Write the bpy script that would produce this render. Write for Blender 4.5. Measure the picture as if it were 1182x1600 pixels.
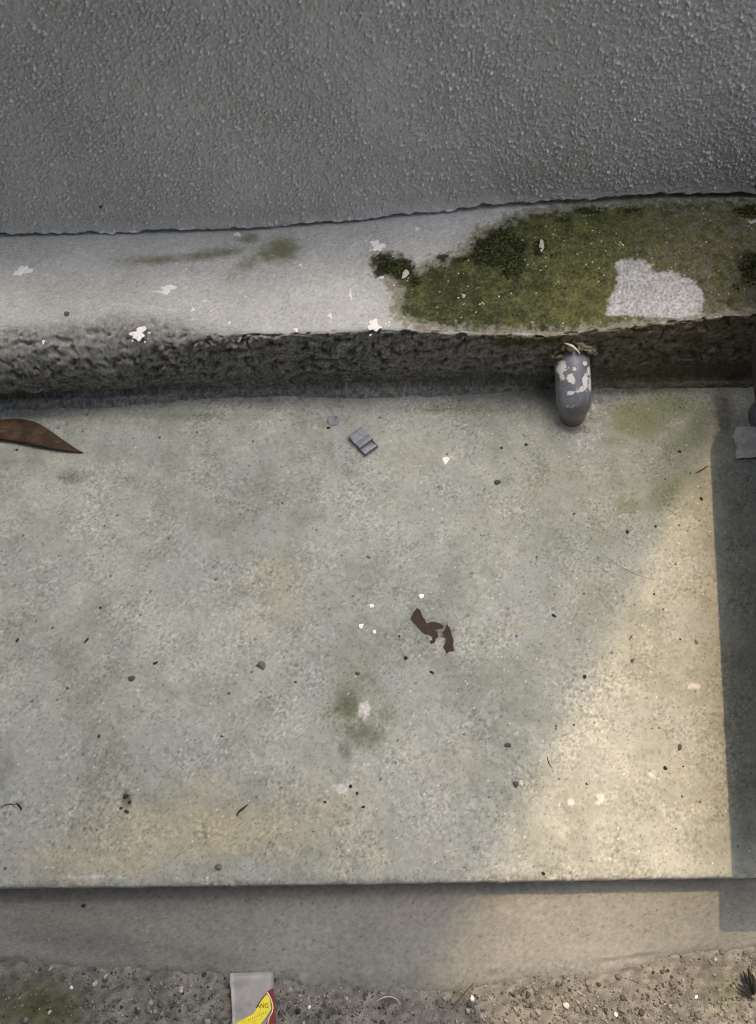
import bpy, bmesh, math, random
import numpy as np
from mathutils import Vector, Matrix

scene = bpy.context.scene
for _o in list(bpy.data.objects):
    bpy.data.objects.remove(_o, do_unlink=True)
R = math.radians

# ------------------------------------------------------------------ camera
CAM_H, CAM_T, CAM_ROLL = 1.0, R(28.0), R(0.82)
FPX, CX, CY = 1202.0, 591.0, 800.0
cam_d = bpy.data.cameras.new('camera')
cam = bpy.data.objects.new('camera', cam_d)
scene.collection.objects.link(cam)
cam_d.sensor_fit = 'VERTICAL'
cam_d.sensor_height = 24.0
cam_d.lens = 24.0 * FPX / 1600.0
cam_d.clip_start = 0.02
cam_d.clip_end = 600.0
fwd = np.array([0, math.sin(CAM_T), -math.cos(CAM_T)])
up0 = np.array([0, math.cos(CAM_T), math.sin(CAM_T)])
rt0 = np.array([1.0, 0, 0])
rt = rt0 * math.cos(CAM_ROLL) - up0 * math.sin(CAM_ROLL)
upv = up0 * math.cos(CAM_ROLL) + rt0 * math.sin(CAM_ROLL)
cam_pos = np.array([0, 0, CAM_H])
M = Matrix(((rt[0], upv[0], -fwd[0], 0), (rt[1], upv[1], -fwd[1], 0),
            (rt[2], upv[2], -fwd[2], CAM_H), (0, 0, 0, 1)))
cam.matrix_world = M
scene.camera = cam

# ------------------------------------------------------------------ light
SUN_EL, SUN_AZ = R(72.0), R(4.0)          # azimuth measured from +Y (over the wall) towards +X
SUN_DIR = Vector((math.cos(SUN_EL) * math.sin(SUN_AZ), math.cos(SUN_EL) * math.cos(SUN_AZ), math.sin(SUN_EL)))
world = bpy.data.worlds.new('World')
scene.world = world
world.use_nodes = True
wn = world.node_tree
sky = wn.nodes.new('ShaderNodeTexSky')
sky.sky_type = 'NISHITA'
sky.sun_disc = False
sky.sun_elevation = SUN_EL
sky.sun_rotation = SUN_AZ
sky.air_density = 1.0
sky.dust_density = 6.5
sky.ozone_density = 0.3
bg = wn.nodes['Background']
bg.inputs['Strength'].default_value = 0.15
wn.links.new(sky.outputs[0], bg.inputs['Color'])
sun_d = bpy.data.lights.new('sun', 'SUN')
sun_d.energy = 1.1
sun_d.angle = R(0.45)
sun_d.color = (1.0, 0.70, 0.42)
sun = bpy.data.objects.new('sun', sun_d)
sun.rotation_euler = SUN_DIR.to_track_quat('Z', 'Y').to_euler()
sun.location = (1, 2, 6)
scene.collection.objects.link(sun)
vs = scene.view_settings
vs.view_transform = 'Standard'
vs.look = 'None'
vs.gamma = 1.0
vs.use_curve_mapping = False
vs.exposure = 1.5
scene.cycles.filter_width = 1.1
scene.cycles.max_bounces = 5
scene.cycles.diffuse_bounces = 3
scene.cycles.glossy_bounces = 2

# ------------------------------------------------------------------ helpers
rng = np.random.default_rng(11)
random.seed(5)


def at(u, v, z=0.0, y=None):
    """image pixel (photo position) -> world point on the level z (or on the upright plane y)"""
    u = np.asarray(u, float); v = np.asarray(v, float)
    d = (fwd[None] + ((u.reshape(-1, 1) - CX) / FPX) * rt[None] - ((v.reshape(-1, 1) - CY) / FPX) * upv[None])
    t = (z - CAM_H) / d[:, 2] if y is None else y / d[:, 1]
    p = cam_pos[None] + d * t.reshape(-1, 1)
    return p if p.shape[0] > 1 else p[0]


def image_px(X, Y, Z):  # projects world points through the camera into image pixels
    """world -> image pixel coordinates"""
    px = X * rt[0] + Y * rt[1] + (Z - CAM_H) * rt[2]
    py = X * upv[0] + Y * upv[1] + (Z - CAM_H) * upv[2]
    pd = X * fwd[0] + Y * fwd[1] + (Z - CAM_H) * fwd[2]
    pd = np.maximum(pd, 0.05)
    return CX + FPX * px / pd, CY - FPX * py / pd


def _hash(ix, iy, seed):
    h = (ix.astype(np.int64) * 374761393 + iy.astype(np.int64) * 668265263 + seed * 974634541) & 0xFFFFFFFF
    h = ((h ^ (h >> 13)) * 1274126177) & 0xFFFFFFFF
    h = (h ^ (h >> 16)) & 0xFFFFFFFF
    return h


def pnoise(x, y, seed=0):
    ix = np.floor(x); iy = np.floor(y)
    fx = x - ix; fy = y - iy
    ux = fx * fx * fx * (fx * (fx * 6 - 15) + 10); uy = fy * fy * fy * (fy * (fy * 6 - 15) + 10)
    ix = ix.astype(np.int64); iy = iy.astype(np.int64)

    def g(ax, ay):
        a = _hash(ix + ax, iy + ay, seed) * (2 * math.pi / 4294967296.0)
        return np.cos(a) * (fx - ax) + np.sin(a) * (fy - ay)
    a = g(0, 0); b = g(1, 0); c = g(0, 1); d = g(1, 1)
    return ((a + (b - a) * ux) + ((c + (d - c) * ux) - (a + (b - a) * ux)) * uy) * 1.45


def fbm(x, y, seed=0, octv=4, gain=0.5, lac=2.03):
    s = 0; a = 1.0; n = 0
    for k in range(octv):
        s = s + a * pnoise(x, y, seed + 17 * k); n += a
        a *= gain; x = x * lac + 3.1; y = y * lac + 7.7
    return s / n


def ridged(x, y, seed=0, octv=4, gain=0.5):
    s = 0; a = 1.0; n = 0
    for k in range(octv):
        s = s + a * (1 - np.abs(pnoise(x, y, seed + 13 * k))) ** 2; n += a
        a *= gain; x = x * 2.05 + 1.7; y = y * 2.05 + 4.3
    return s / n


def sstep(a, b, x):
    t = np.clip((x - a) / (b - a), 0, 1)
    return t * t * (3 - 2 * t)


def blob(U, V, u, v, ru, rv, ang=0.0):
    c, s = math.cos(R(ang)), math.sin(R(ang))
    dx = U - u; dy = V - v
    a = (dx * c + dy * s) / ru; b = (-dx * s + dy * c) / rv
    return np.exp(-(a * a + b * b))


def blobs(U, V, lst):
    m = np.zeros_like(U)
    for q in lst:
        m = np.maximum(m, q[4] * blob(U, V, q[0], q[1], q[2], q[3], q[5] if len(q) > 5 else 0))
    return m


def sdpoly(U, V, poly):
    """signed distance, negative inside"""
    P = np.asarray(poly, float)
    d = np.full(U.shape, 1e9); ins = np.zeros(U.shape, bool)
    n = len(P)
    for i in range(n):
        ax, ay = P[i]; bx, by = P[(i + 1) % n]
        ex, ey = bx - ax, by - ay
        wx = U - ax; wy = V - ay
        t = np.clip((wx * ex + wy * ey) / (ex * ex + ey * ey + 1e-9), 0, 1)
        d = np.minimum(d, (wx - ex * t) ** 2 + (wy - ey * t) ** 2)
        cond = (ay > V) != (by > V)
        xi = ax + (V - ay) * ex / (ey if abs(ey) > 1e-9 else 1e-9)
        ins ^= cond & (U < xi)
    d = np.sqrt(d)
    return np.where(ins, -d, d)


def link(o, parent=None):
    scene.collection.objects.link(o)
    if parent is not None:
        o.parent = parent
        o.matrix_parent_inverse = Matrix.Translation(-Vector(parent.location))
    return o


def mesh_obj(name, verts, faces, mat, parent=None, smooth=True, attrs=None):
    verts = np.asarray(verts, np.float32).reshape(-1, 3)
    me = bpy.data.meshes.new(name)
    if isinstance(faces, np.ndarray):
        nf, k = faces.shape
        me.vertices.add(len(verts)); me.vertices.foreach_set('co', verts.ravel())
        me.loops.add(nf * k); me.loops.foreach_set('vertex_index', faces.astype(np.int32).ravel())
        me.polygons.add(nf)
        me.polygons.foreach_set('loop_start', np.arange(0, nf * k, k, dtype=np.int32))
        me.update(calc_edges=True)
        me.validate()
    else:
        me.from_pydata(verts.tolist(), [], faces)
        me.update()
    if smooth:
        me.polygons.foreach_set('use_smooth', np.ones(len(me.polygons), bool))
    if attrs:
        for k_, a in attrs.items():
            at_ = me.attributes.new(k_, 'FLOAT', 'POINT')
            at_.data.foreach_set('value', np.asarray(a, np.float32).ravel())
    if mat is not None:
        me.materials.append(mat)
    o = bpy.data.objects.new(name, me)
    return link(o, parent)


def grid_faces(nr, nc, flip=False):
    i, j = np.meshgrid(np.arange(nr - 1), np.arange(nc - 1), indexing='ij')
    a = (i * nc + j).ravel()
    f = np.stack([a, a + 1, a + nc + 1, a + nc], 1)
    return f[:, ::-1].copy() if flip else f


def tag(o, label=None, cat=None, group=None, kind=None):
    if label: o['label'] = label
    if cat: o['category'] = cat
    if group: o['group'] = group
    if kind: o['kind'] = kind
    return o


def empty(name, loc):
    o = bpy.data.objects.new(name, None)
    o.empty_display_size = 0.02
    o.location = loc
    scene.collection.objects.link(o)
    return o


class NT:
    def __init__(self, name):
        self.m = bpy.data.materials.new(name)
        self.m.use_nodes = True
        self.t = self.m.node_tree
        self.b = self.t.nodes['Principled BSDF']
        self.co = self.t.nodes.new('ShaderNodeTexCoord').outputs['Object']

    def L(self, a, b):
        self.t.links.new(a, b)

    def put(self, sock, v):
        if isinstance(v, bpy.types.NodeSocket):
            self.L(v, sock)
        else:
            if isinstance(v, (tuple, list)) and len(v) == 3 and sock.type == 'RGBA':
                v = (*v, 1)
            sock.default_value = v

    def attr(self, n):
        a = self.t.nodes.new('ShaderNodeAttribute'); a.attribute_name = n
        return a.outputs['Fac']

    def noise(self, scale, detail=3, rough=0.55, co=None, dist=0.0):
        n = self.t.nodes.new('ShaderNodeTexNoise')
        n.inputs['Scale'].default_value = scale; n.inputs['Detail'].default_value = detail
        n.inputs['Roughness'].default_value = rough; n.inputs['Distortion'].default_value = dist
        self.L(co or self.co, n.inputs['Vector'])
        return n.outputs['Fac']

    def voro(self, scale, out='Distance', co=None, rnd=1.0):
        n = self.t.nodes.new('ShaderNodeTexVoronoi')
        n.inputs['Scale'].default_value = scale; n.inputs['Randomness'].default_value = rnd
        self.L(co or self.co, n.inputs['Vector'])
        return n.outputs[out]

    def math(self, op, a, b=0.0, c=0.0, clamp=False):
        n = self.t.nodes.new('ShaderNodeMath'); n.operation = op; n.use_clamp = clamp
        self.put(n.inputs[0], a); self.put(n.inputs[1], b); self.put(n.inputs[2], c)
        return n.outputs[0]

    def ss(self, x, lo, hi, a=0.0, b=1.0):
        n = self.t.nodes.new('ShaderNodeMapRange'); n.interpolation_type = 'SMOOTHSTEP'
        self.put(n.inputs['Value'], x)
        n.inputs['From Min'].default_value = lo; n.inputs['From Max'].default_value = hi
        n.inputs['To Min'].default_value = a; n.inputs['To Max'].default_value = b
        return n.outputs['Result']

    def mix(self, a, b, f, mode='MIX'):
        n = self.t.nodes.new('ShaderNodeMix'); n.data_type = 'RGBA'; n.blend_type = mode
        self.put(n.inputs['Factor'], f); self.put(n.inputs['A'], a); self.put(n.inputs['B'], b)
        return [o for o in n.outputs if o.type == 'RGBA'][0]

    def scale(self, col, f):
        n = self.t.nodes.new('ShaderNodeMix'); n.data_type = 'RGBA'; n.blend_type = 'MULTIPLY'
        n.inputs['Factor'].default_value = 1.0
        self.put(n.inputs['A'], col)
        c = self.t.nodes.new('ShaderNodeCombineColor')
        for i in range(3): self.put(c.inputs[i], f)
        self.L(c.outputs[0], n.inputs['B'])
        return [o for o in n.outputs if o.type == 'RGBA'][0]

    def map(self, scale=(1, 1, 1), rot=(0, 0, 0), loc=(0, 0, 0)):
        n = self.t.nodes.new('ShaderNodeMapping')
        n.inputs['Scale'].default_value = scale; n.inputs['Rotation'].default_value = rot; n.inputs['Location'].default_value = loc
        self.L(self.co, n.inputs['Vector'])
        return n.outputs[0]

    def bump(self, h, dist=0.001, strength=1.0, prev=None):
        n = self.t.nodes.new('ShaderNodeBump')
        n.inputs['Distance'].default_value = dist; n.inputs['Strength'].default_value = strength
        self.L(h, n.inputs['Height'])
        if prev is not None: self.L(prev, n.inputs['Normal'])
        return n.outputs[0]

    def done(self, col, rough=0.85, normal=None, spec=0.4, **kw):
        self.put(self.b.inputs['Base Color'], col)
        self.put(self.b.inputs['Roughness'], rough)
        self.b.inputs['Specular IOR Level'].default_value = spec
        if normal is not None: self.L(normal, self.b.inputs['Normal'])
        for k, v in kw.items(): self.put(self.b.inputs[k], v)
        return self.m


def simple_mat(name, col, rough=0.8, var=0.25, nscale=120, spec=0.4, bump=0.0005, col2=None):
    n = NT(name)
    f = n.noise(nscale, 4, 0.6)
    c2 = col2 or tuple(x * (1 - var) for x in col)
    c = n.mix(c2, col, n.ss(f, 0.3, 0.7))
    c = n.scale(c, n.ss(n.noise(nscale * 6, 3, 0.6), 0.2, 0.8, 1 - var * 0.6, 1 + var * 0.6))
    nb = n.bump(n.noise(nscale * 3, 4, 0.6), bump)
    return n.done(c, rough, nb, spec)


# ------------------------------------------------------------------ materials of the large surfaces
# each large mesh carries its own mottling, grain and stain coverage as point attributes; the nodes turn them into colour
def white(shape, seed, passes=1):
    """fine random grain, zero mean, about unit spread"""
    a = np.random.default_rng(seed).normal(size=shape)
    for _ in range(passes):
        a = (a + 0.6 * np.roll(a, 1, 0) + 0.6 * np.roll(a, 1, 1) + 0.4 * np.roll(np.roll(a, 1, 0), 1, 1))
    return a / a.std()


def mat_stucco():
    n = NT('grey stucco paint')
    c = n.mix((0.57, 0.58, 0.565), (0.65, 0.66, 0.64), n.attr('mottle'))
    c = n.mix(c, (0.68, 0.68, 0.655), n.attr('foot_pale'))
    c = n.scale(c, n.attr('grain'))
    c = n.mix(c, (0.82, 0.82, 0.80), n.attr('bare'))
    c = n.mix(c, (0.02, 0.024, 0.015), n.attr('grime'))
    b = n.bump(n.noise(520, 2, 0.5), 0.0005, 1.0)
    return n.done(c, n.ss(n.attr('mottle'), 0, 1, 0.17, 0.27), b, 1.0)


def mat_ledge():
    n = NT('trowelled cement with algae')
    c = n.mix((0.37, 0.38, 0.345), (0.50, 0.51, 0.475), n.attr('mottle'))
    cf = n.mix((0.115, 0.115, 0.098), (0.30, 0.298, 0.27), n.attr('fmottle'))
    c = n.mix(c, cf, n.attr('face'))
    c = n.mix(c, (0.115, 0.115, 0.045), n.attr('stain'))
    mc = n.mix((0.026, 0.033, 0.010), (0.104, 0.110, 0.036), n.attr('mtone'))
    mc = n.mix(mc, (0.125, 0.122, 0.085), n.attr('dry'))
    c = n.mix(c, (0.20, 0.155, 0.065), n.attr('rim'))
    c = n.mix(c, mc, n.attr('moss'))
    c = n.mix(c, (0.014, 0.018, 0.006), n.attr('dark'))
    pc = n.mix((0.34, 0.35, 0.345), (0.45, 0.46, 0.455), n.attr('mottle'))
    c = n.mix(c, pc, n.attr('patch'))
    c = n.scale(c, n.attr('grain'))
    c = n.mix(c, (0.74, 0.74, 0.70), n.attr('speck'))
    b = n.bump(n.math('ADD', n.math('MULTIPLY', n.noise(210, 5, 0.7), n.math('MULTIPLY', n.attr('face'), 3.0)), n.noise(600, 2, 0.55)), 0.0009, 1.0)
    return n.done(c, 0.85, b, 0.3)


def mat_slab():
    n = NT('weathered concrete slab')
    c = n.mix((0.218, 0.234, 0.200), (0.335, 0.350, 0.308), n.attr('mottle'))
    c = n.mix(c, (0.28, 0.298, 0.278), n.attr('grey'))
    c = n.mix(c, (0.35, 0.325, 0.225), n.attr('yellow'))
    c = n.mix(c, (0.155, 0.175, 0.092), n.attr('green'))
    c = n.mix(c, (0.095, 0.098, 0.080), n.attr('dark'))
    c = n.mix(c, (0.50, 0.495, 0.455), n.attr('pale'))
    c = n.scale(c, n.attr('grain'))
    c = n.mix(c, (0.045, 0.045, 0.04), n.attr('pin'))
    c = n.mix(c, (0.72, 0.71, 0.66), n.attr('speck'))
    b = n.bump(n.noise(620, 2, 0.55), 0.0007, 1.0)
    return n.done(c, 0.86, b, 0.3)


def mat_strip():
    n = NT('smooth cement strip')
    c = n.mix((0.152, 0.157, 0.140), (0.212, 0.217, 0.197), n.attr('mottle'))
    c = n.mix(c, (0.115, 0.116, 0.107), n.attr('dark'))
    c = n.mix(c, (0.22, 0.212, 0.185), n.attr('sun_tint'))
    c = n.scale(c, n.attr('grain'))
    c = n.mix(c, (0.04, 0.04, 0.035), n.attr('pin'))
    b = n.bump(n.noise(560, 2, 0.55), 0.0007, 1.0)
    return n.done(c, 0.86, b, 0.3)


def mat_ground():
    n = NT('gritty earth')
    c = n.mix((0.10, 0.10, 0.087), (0.205, 0.203, 0.182), n.attr('mottle'))
    c = n.mix(c, (0.075, 0.080, 0.042), n.attr('green'))
    c = n.scale(c, n.attr('grain'))
    b = n.bump(n.noise(420, 3, 0.6), 0.0016, 1.0)
    return n.done(c, 0.92, b, 0.25)


def cover(mask, nz, lo, hi, k=0.8, top=1.0):
    """coverage of a stain: soft mask broken up by noise nz (-1..1)"""
    return top * sstep(lo, hi, mask + 0.5 * k * nz) * (mask > 0.02)


# ------------------------------------------------------------------ edge lines given in image pixels
LEDGE_H = 0.144
STEP = 0.045                                     # height of the slab edge above the cement strip


def line_y(pts, z):
    p = at([q[0] for q in pts], [q[1] for q in pts], z)
    o = np.argsort(p[:, 0])
    return p[o, 0], p[o, 1]


def smooth_interp(x, xs, ys, w=0.02):
    """linear interpolation with a little smoothing, straight on beyond both ends"""
    r = 0
    for k, g in ((-2, .1), (-1, .2), (0, .4), (1, .2), (2, .1)):
        xx = x + k * w
        yy = np.interp(xx, xs, ys)
        r = r + g * yy
    return r


WALLX, WALLY = line_y([(-60, 367), (0, 365), (150, 361), (300, 358), (380, 356), (540, 344), (640, 334), (790, 319), (900, 315), (1010, 306), (1090, 304), (1182, 306), (1260, 304)], LEDGE_H)
TOPX, TOPY = line_y([(-60, 556), (0, 550), (60, 545), (130, 540), (220, 528), (300, 525), (450, 521), (600, 514), (700, 519), (800, 522), (860, 524), (930, 516), (1000, 508), (1090, 497), (1182, 490), (1260, 486)], LEDGE_H)
BOTX, BOTY = line_y([(-60, 628), (0, 626), (120, 624), (250, 620), (450, 614), (640, 609), (760, 606), (900, 602), (1000, 602), (1182, 600), (1260, 597)], 0.0)
EDGX, EDGY = line_y([(-60, 1387), (0, 1386), (300, 1383), (591, 1379), (900, 1374), (1182, 1369), (1260, 1368)], 0.0)


def wall_y(x): return smooth_interp(x, WALLX, WALLY, 0.03)
def top_y(x): return smooth_interp(x, TOPX, TOPY, 0.012)
def bot_y(x): return smooth_interp(x, BOTX, BOTY, 0.02)
def edge_y(x): return smooth_interp(x, EDGX, EDGY, 0.05)


def spaced(lo, fine_lo, fine_hi, hi, step, coarse=6):
    f = np.arange(fine_lo, fine_hi + step / 2, step)
    a = np.linspace(lo, fine_lo, coarse, endpoint=False)
    b = np.linspace(fine_hi, hi, coarse + 1)[1:]
    b = b[b > f[-1] + step * 0.5]
    return np.concatenate([a, f, b])


# ------------------------------------------------------------------ stucco wall
def build_wall():
    xs = spaced(-3.2, -0.74, 0.74, 3.2, 0.0013)
    H_TOP = 0.75
    z0 = LEDGE_H + 0.006
    zs = np.concatenate([np.arange(z0, 0.56, 0.0013), np.linspace(0.57, H_TOP, 8)])
    nx, nz = len(xs), len(zs)
    X, Z = np.meshgrid(xs, zs)
    Yb = wall_y(X)
    U, V = image_px(X, Yb, Z)
    # irregular lower edge of the render coat
    low = 0.006 * fbm(xs * 16, xs * 0 + 2.2, 5, 5, 0.62) + 0.0022 * pnoise(xs * 110, xs * 0 + .5, 8)
    up_r = sstep(0.10, 0.2, xs) * 0.004
    Z = Z + (low + up_r)[None, :] * np.exp(-(Z - z0) / 0.02)
    # spatter grains
    D = np.zeros((nz, nx))
    fx0 = int(np.searchsorted(xs, -0.74)); fx1 = int(np.searchsorted(xs, 0.74)); nzf = int(np.searchsorted(zs, 0.555))
    N = 105000
    gx = rng.integers(fx0 + 7, fx1 - 7, N); gz = rng.integers(3, nzf - 7, N)
    gdens = fbm(xs[gx] * 7, zs[gz] * 7, 31, 3)
    flat = sstep(0.035, 0.0, zs[gz] - z0)
    keep = rng.random(N) < np.clip(0.62 + 0.75 * gdens - 0.7 * flat, 0.06, 1)
    gx = gx[keep]; gz = gz[keep]
    k = 3
    ii, jj = np.meshgrid(np.arange(-k, k + 1), np.arange(-k, k + 1), indexing='ij')
    amp = np.clip(rng.gamma(1.6, 0.00125, len(gx)), 0.0003, 0.0056); sg = rng.uniform(0.42, 0.85, len(gx)); an = rng.normal(-0.35, 0.7, len(gx)); el = rng.uniform(1.0, 2.0, len(gx))
    for q in range(len(gx)):
        c, s = math.cos(an[q]), math.sin(an[q])
        a = (jj * c + ii * s) / (sg[q] * el[q]); b = (-jj * s + ii * c) / sg[q]
        st = amp[q] * np.exp(-(a * a + b * b) ** 1.4 * 0.6)
        i0, j0 = gz[q], gx[q]
        i1 = max(0, i0 - k)
        sl = D[i1:i0 + k + 1, j0 - k:j0 + k + 1]
        np.maximum(sl, st[i1 - (i0 - k):, :][:sl.shape[0]], out=sl)
    D += 0.0011 * fbm(X * 150, Z * 150, 3, 3) + 0.0016 * fbm(X * 14, Z * 14, 9, 3)
    edge = np.exp(-(Z - z0) / 0.008)
    D += 0.004 * edge * (0.5 + fbm(X * 45, Z * 45, 77, 3))
    Y = Yb - 0.006 - D
    # underside lip going back to the masonry
    lipY = Yb[:1] + 0.03; lipZ = Z[:1] + 0.001
    topY = Yb[-1:] + 0.16; topZ = Z[-1:]
    bkY = Yb[-1:] + 0.16; bkZ = Z[-1:] * 0 - 0.21
    Xf = np.concatenate([X[:1], X, X[-1:], X[-1:]]); Yf = np.concatenate([lipY, Y, topY, bkY]); Zf = np.concatenate([lipZ, Z, topZ, bkZ])
    pad = lambda a: np.concatenate([a[:1], a, a[-1:], a[-1:]])
    nz3 = fbm(X * 60, Z * 60, 55, 4)
    foot_pale = np.clip(np.exp(-(Z - z0) / 0.05) * 0.75 * (0.5 + 1.2 * nz3), 0, 1)  # wall colour grows paler towards its foot
    bare = np.exp(-(Z - z0) / 0.0045) * (0.35 + 0.75 * sstep(740, 800, U) * sstep(1010, 960, U)) * (0.35 + 0.65 * sstep(0.42, 0.6, 0.5 + fbm(X * 30, Z * 30, 41, 3)))
    bare = sstep(0.42, 0.62, bare + 0.35 * fbm(X * 220, Z * 220, 43, 2))
    grime = cover(blobs(U, V, [(1192, 285, 16, 26, 1.0), (158, 318, 3, 3, 1.0), (1200, 306, 60, 4, 0.7), (145, 186, 2.5, 4, .6)]), fbm(X * 120, Z * 120, 47, 3), 0.3, 0.6)
    mottle = np.clip(0.5 + 0.9 * fbm(X * 6, Z * 6, 57, 4), 0, 1)
    tip = sstep(0.0022, 0.0042, D - 0.0016 * fbm(X * 14, Z * 14, 9, 3))      # bright glints painted into the colour of the grain tips
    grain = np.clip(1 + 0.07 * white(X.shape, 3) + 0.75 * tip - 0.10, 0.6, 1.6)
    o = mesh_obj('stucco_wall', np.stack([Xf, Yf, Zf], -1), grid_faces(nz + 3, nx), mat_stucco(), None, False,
                 {'foot_pale': pad(foot_pale), 'bare': pad(bare), 'grime': pad(grime), 'mottle': pad(mottle), 'grain': pad(grain)})
    tag(o, 'rough grey painted stucco wall rising behind the concrete ledge', 'wall')


MOSS = [(577, 400), (586, 392), (604, 398), (632, 402), (650, 416), (690, 402), (730, 384), (738, 366), (770, 352), (790, 338), (830, 326), (900, 318), (1010, 306),
        (1090, 302), (1300, 302), (1300, 500), (1182, 492), (1100, 500), (1000, 512), (930, 520), (860, 524), (760, 524), (660, 514), (632, 505), (612, 486), (622, 462), (604, 440), (584, 428)]
PATCH = [(963, 412), (975, 404), (1000, 405), (1018, 413), (1022, 424), (1050, 424), (1078, 436), (1098, 456), (1101, 474), (1092, 490), (1060, 497), (1004, 494), (975, 492), (948, 492), (952, 466), (966, 440)]


def build_ledge():
    xs = spaced(-3.2, -0.74, 0.74, 3.2, 0.0017)
    nx = len(xs)
    yw = wall_y(xs) + 0.02; yt = top_y(xs); yb = bot_y(xs)
    U0, _ = image_px(xs, yt, xs * 0 + LEDGE_H)
    brk = sstep(430, 180, U0)                      # broken corner at the left
    r = 0.008 + 0.046 * brk * (0.75 + 0.5 * fbm(xs * 12, xs * 0, 3, 3))
    NT_, NC, NF, NL = 145, 30, 80, 12
    rows = []
    for i in range(NT_):
        t = i / (NT_ - 1)
        rows.append((yw + (yt + r - yw) * t, xs * 0 + LEDGE_H))
    for i in range(1, NC + 1):
        a = i / NC * math.pi / 2
        rows.append((yt + r - r * math.sin(a), LEDGE_H - r * (1 - math.cos(a)) * (1 + 0.6 * brk)))
    yl, zl = rows[-1]
    for i in range(1, NF + 1):
        t = i / NF
        rows.append((yl + (yb - yl) * t, zl + (0.010 - zl) * t))
    for i in range(1, NL + 1):                     # mortar fillet squeezed out over the slab
        t = i / NL
        wdt = 0.008 + 0.017 * sstep(330, 60, U0) + 0.010 * sstep(420, 560, U0) * sstep(900, 700, U0)
        rows.append((yb - wdt * t, xs * 0 + 0.010 - 0.018 * t ** 2.2))
    Y = np.array([q[0] for q in rows]); Z = np.array([q[1] for q in rows]); X = np.broadcast_to(xs, Y.shape).copy()
    ns = len(rows)
    rowi = np.arange(ns)[:, None] * np.ones((1, nx))
    # arc length per column
    S = np.concatenate([np.zeros((1, nx)), np.cumsum(np.hypot(np.diff(Y, axis=0), np.diff(Z, axis=0)), 0)])
    dY = np.gradient(Y, axis=0); dZ = np.gradient(Z, axis=0)
    nrm = np.hypot(dY, dZ) + 1e-9
    NY, NZ = dZ / nrm, -dY / nrm                    # outward
    U, V = image_px(X, Y, Z)
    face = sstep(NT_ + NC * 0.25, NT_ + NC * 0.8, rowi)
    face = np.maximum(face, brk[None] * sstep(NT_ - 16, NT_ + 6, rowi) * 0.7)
    fillet = sstep(NT_ + NC + NF - 3, NT_ + NC + NF + 2, rowi)
    mo_sd = sdpoly(U, V, MOSS)
    moss = sstep(20, -30, mo_sd)
    pt_sd = sdpoly(U, V, PATCH)
    patch = sstep(11, -9, pt_sd) * (1 - face)
    # relief
    w1 = fbm(X * 10, S * 13, 4, 4); w2 = fbm(X * 34, S * 40, 6, 3)
    ph = S * 42 + X * 7 + 2.3 * w1 + 0.55 * w2
    fr = ph - np.floor(ph)
    tear = (1 - fr) * sstep(0.0, 0.10, fr) * (0.35 + 0.9 * np.clip(0.5 + 1.2 * fbm(X * 20, S * 16, 23, 3), 0, 1.2))
    ph2 = S * 120 + X * 24 + 1.6 * w2 + 1.5 * w1
    fr2 = ph2 - np.floor(ph2)
    tear2 = (1 - fr2) * sstep(0.0, 0.16, fr2) * np.clip(0.5 + 1.3 * fbm(X * 55, S * 40, 63, 3), 0, 1.3)
    lump = fbm(X * 30, S * 46, 15, 4)
    fz = np.clip((rowi - NT_ - NC) / NF, 0, 1)      # 0 top of face .. 1 foot
    groove = sstep(0.62, 0.85, fz) * (1 - fillet)
    rgt = sstep(880, 1050, U)
    amp = (0.015 * (1 - 0.72 * groove)) * (1 - 0.55 * rgt) * (1 - 0.35 * brk[None])
    torn = 0.25 + 0.95 * sstep(-0.12, 0.25, fbm(X * 7, S * 9, 131, 3) - 0.10 * rgt)
    D = face * (torn * (amp * (tear - 0.35) * 0.58 + 0.0042 * (1 - 0.6 * groove) * (tear2 - 0.3)) + 0.0048 * lump - 0.006 * groove + 0.0022 * fbm(X * 190, S * 190, 5, 3))
    pock = sstep(0.60, 0.78, 0.5 + 0.9 * fbm(X * 55, S * 70, 88, 3))
    D += -0.006 * face * pock * (1 - groove)
    D *= (1 - fillet)
    D += fillet * (0.0035 * fbm(X * 40, S * 60, 25, 3) + 0.002 * fbm(X * 120, S * 160, 26, 3))
    top = 1 - face
    D += top * (0.0016 * fbm(X * 11, S * 11, 7, 3) + 0.0005 * fbm(X * 150, S * 150, 8, 3))
    D += top * moss * (1 - patch) * (0.0007 * fbm(X * 75, S * 75, 71, 4) + 0.0006 * np.abs(fbm(X * 140, S * 140, 72, 3)))
    crack = sstep(0.93, 0.99, ridged(X * 20, S * 26, 91, 3)) * moss * sstep(760, 830, U) * (1 - patch)
    D -= top * crack * 0.0022
    dark = blobs(U, V, [(600, 408, 22, 15, 1.0), (628, 418, 22, 20, 1.0), (648, 440, 16, 12, .7), (596, 424, 18, 14, .8), (768, 392, 34, 26, 0.95), (782, 372, 30, 18, .9), (800, 415, 26, 26, 0.85),
                         (750, 400, 24, 18, .7), (812, 385, 16, 12, .95), (845, 384, 12, 10, 1.0), (842, 392, 9, 12, .9), (692, 402, 16, 8, .8), (722, 405, 14, 8, .6), (880, 345, 24, 10, .5), (920, 330, 40, 10, .65), (985, 330, 30, 8, .55), (870, 395, 16, 12, .45),
                         (1170, 420, 22, 40, .6), (1150, 450, 20, 16, .45), (1130, 350, 16, 10, .4), (800, 490, 26, 12, .4), (1182, 330, 40, 12, .9), (855, 513, 40, 8, .6), (640, 492, 16, 10, .35)])
    dark = np.maximum(dark, crack)
    D += top * sstep(0.35, 0.9, dark) * (0.0012 + 0.0020 * np.abs(fbm(X * 170, S * 170, 51, 3)))
    D -= patch * 0.0012
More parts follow.
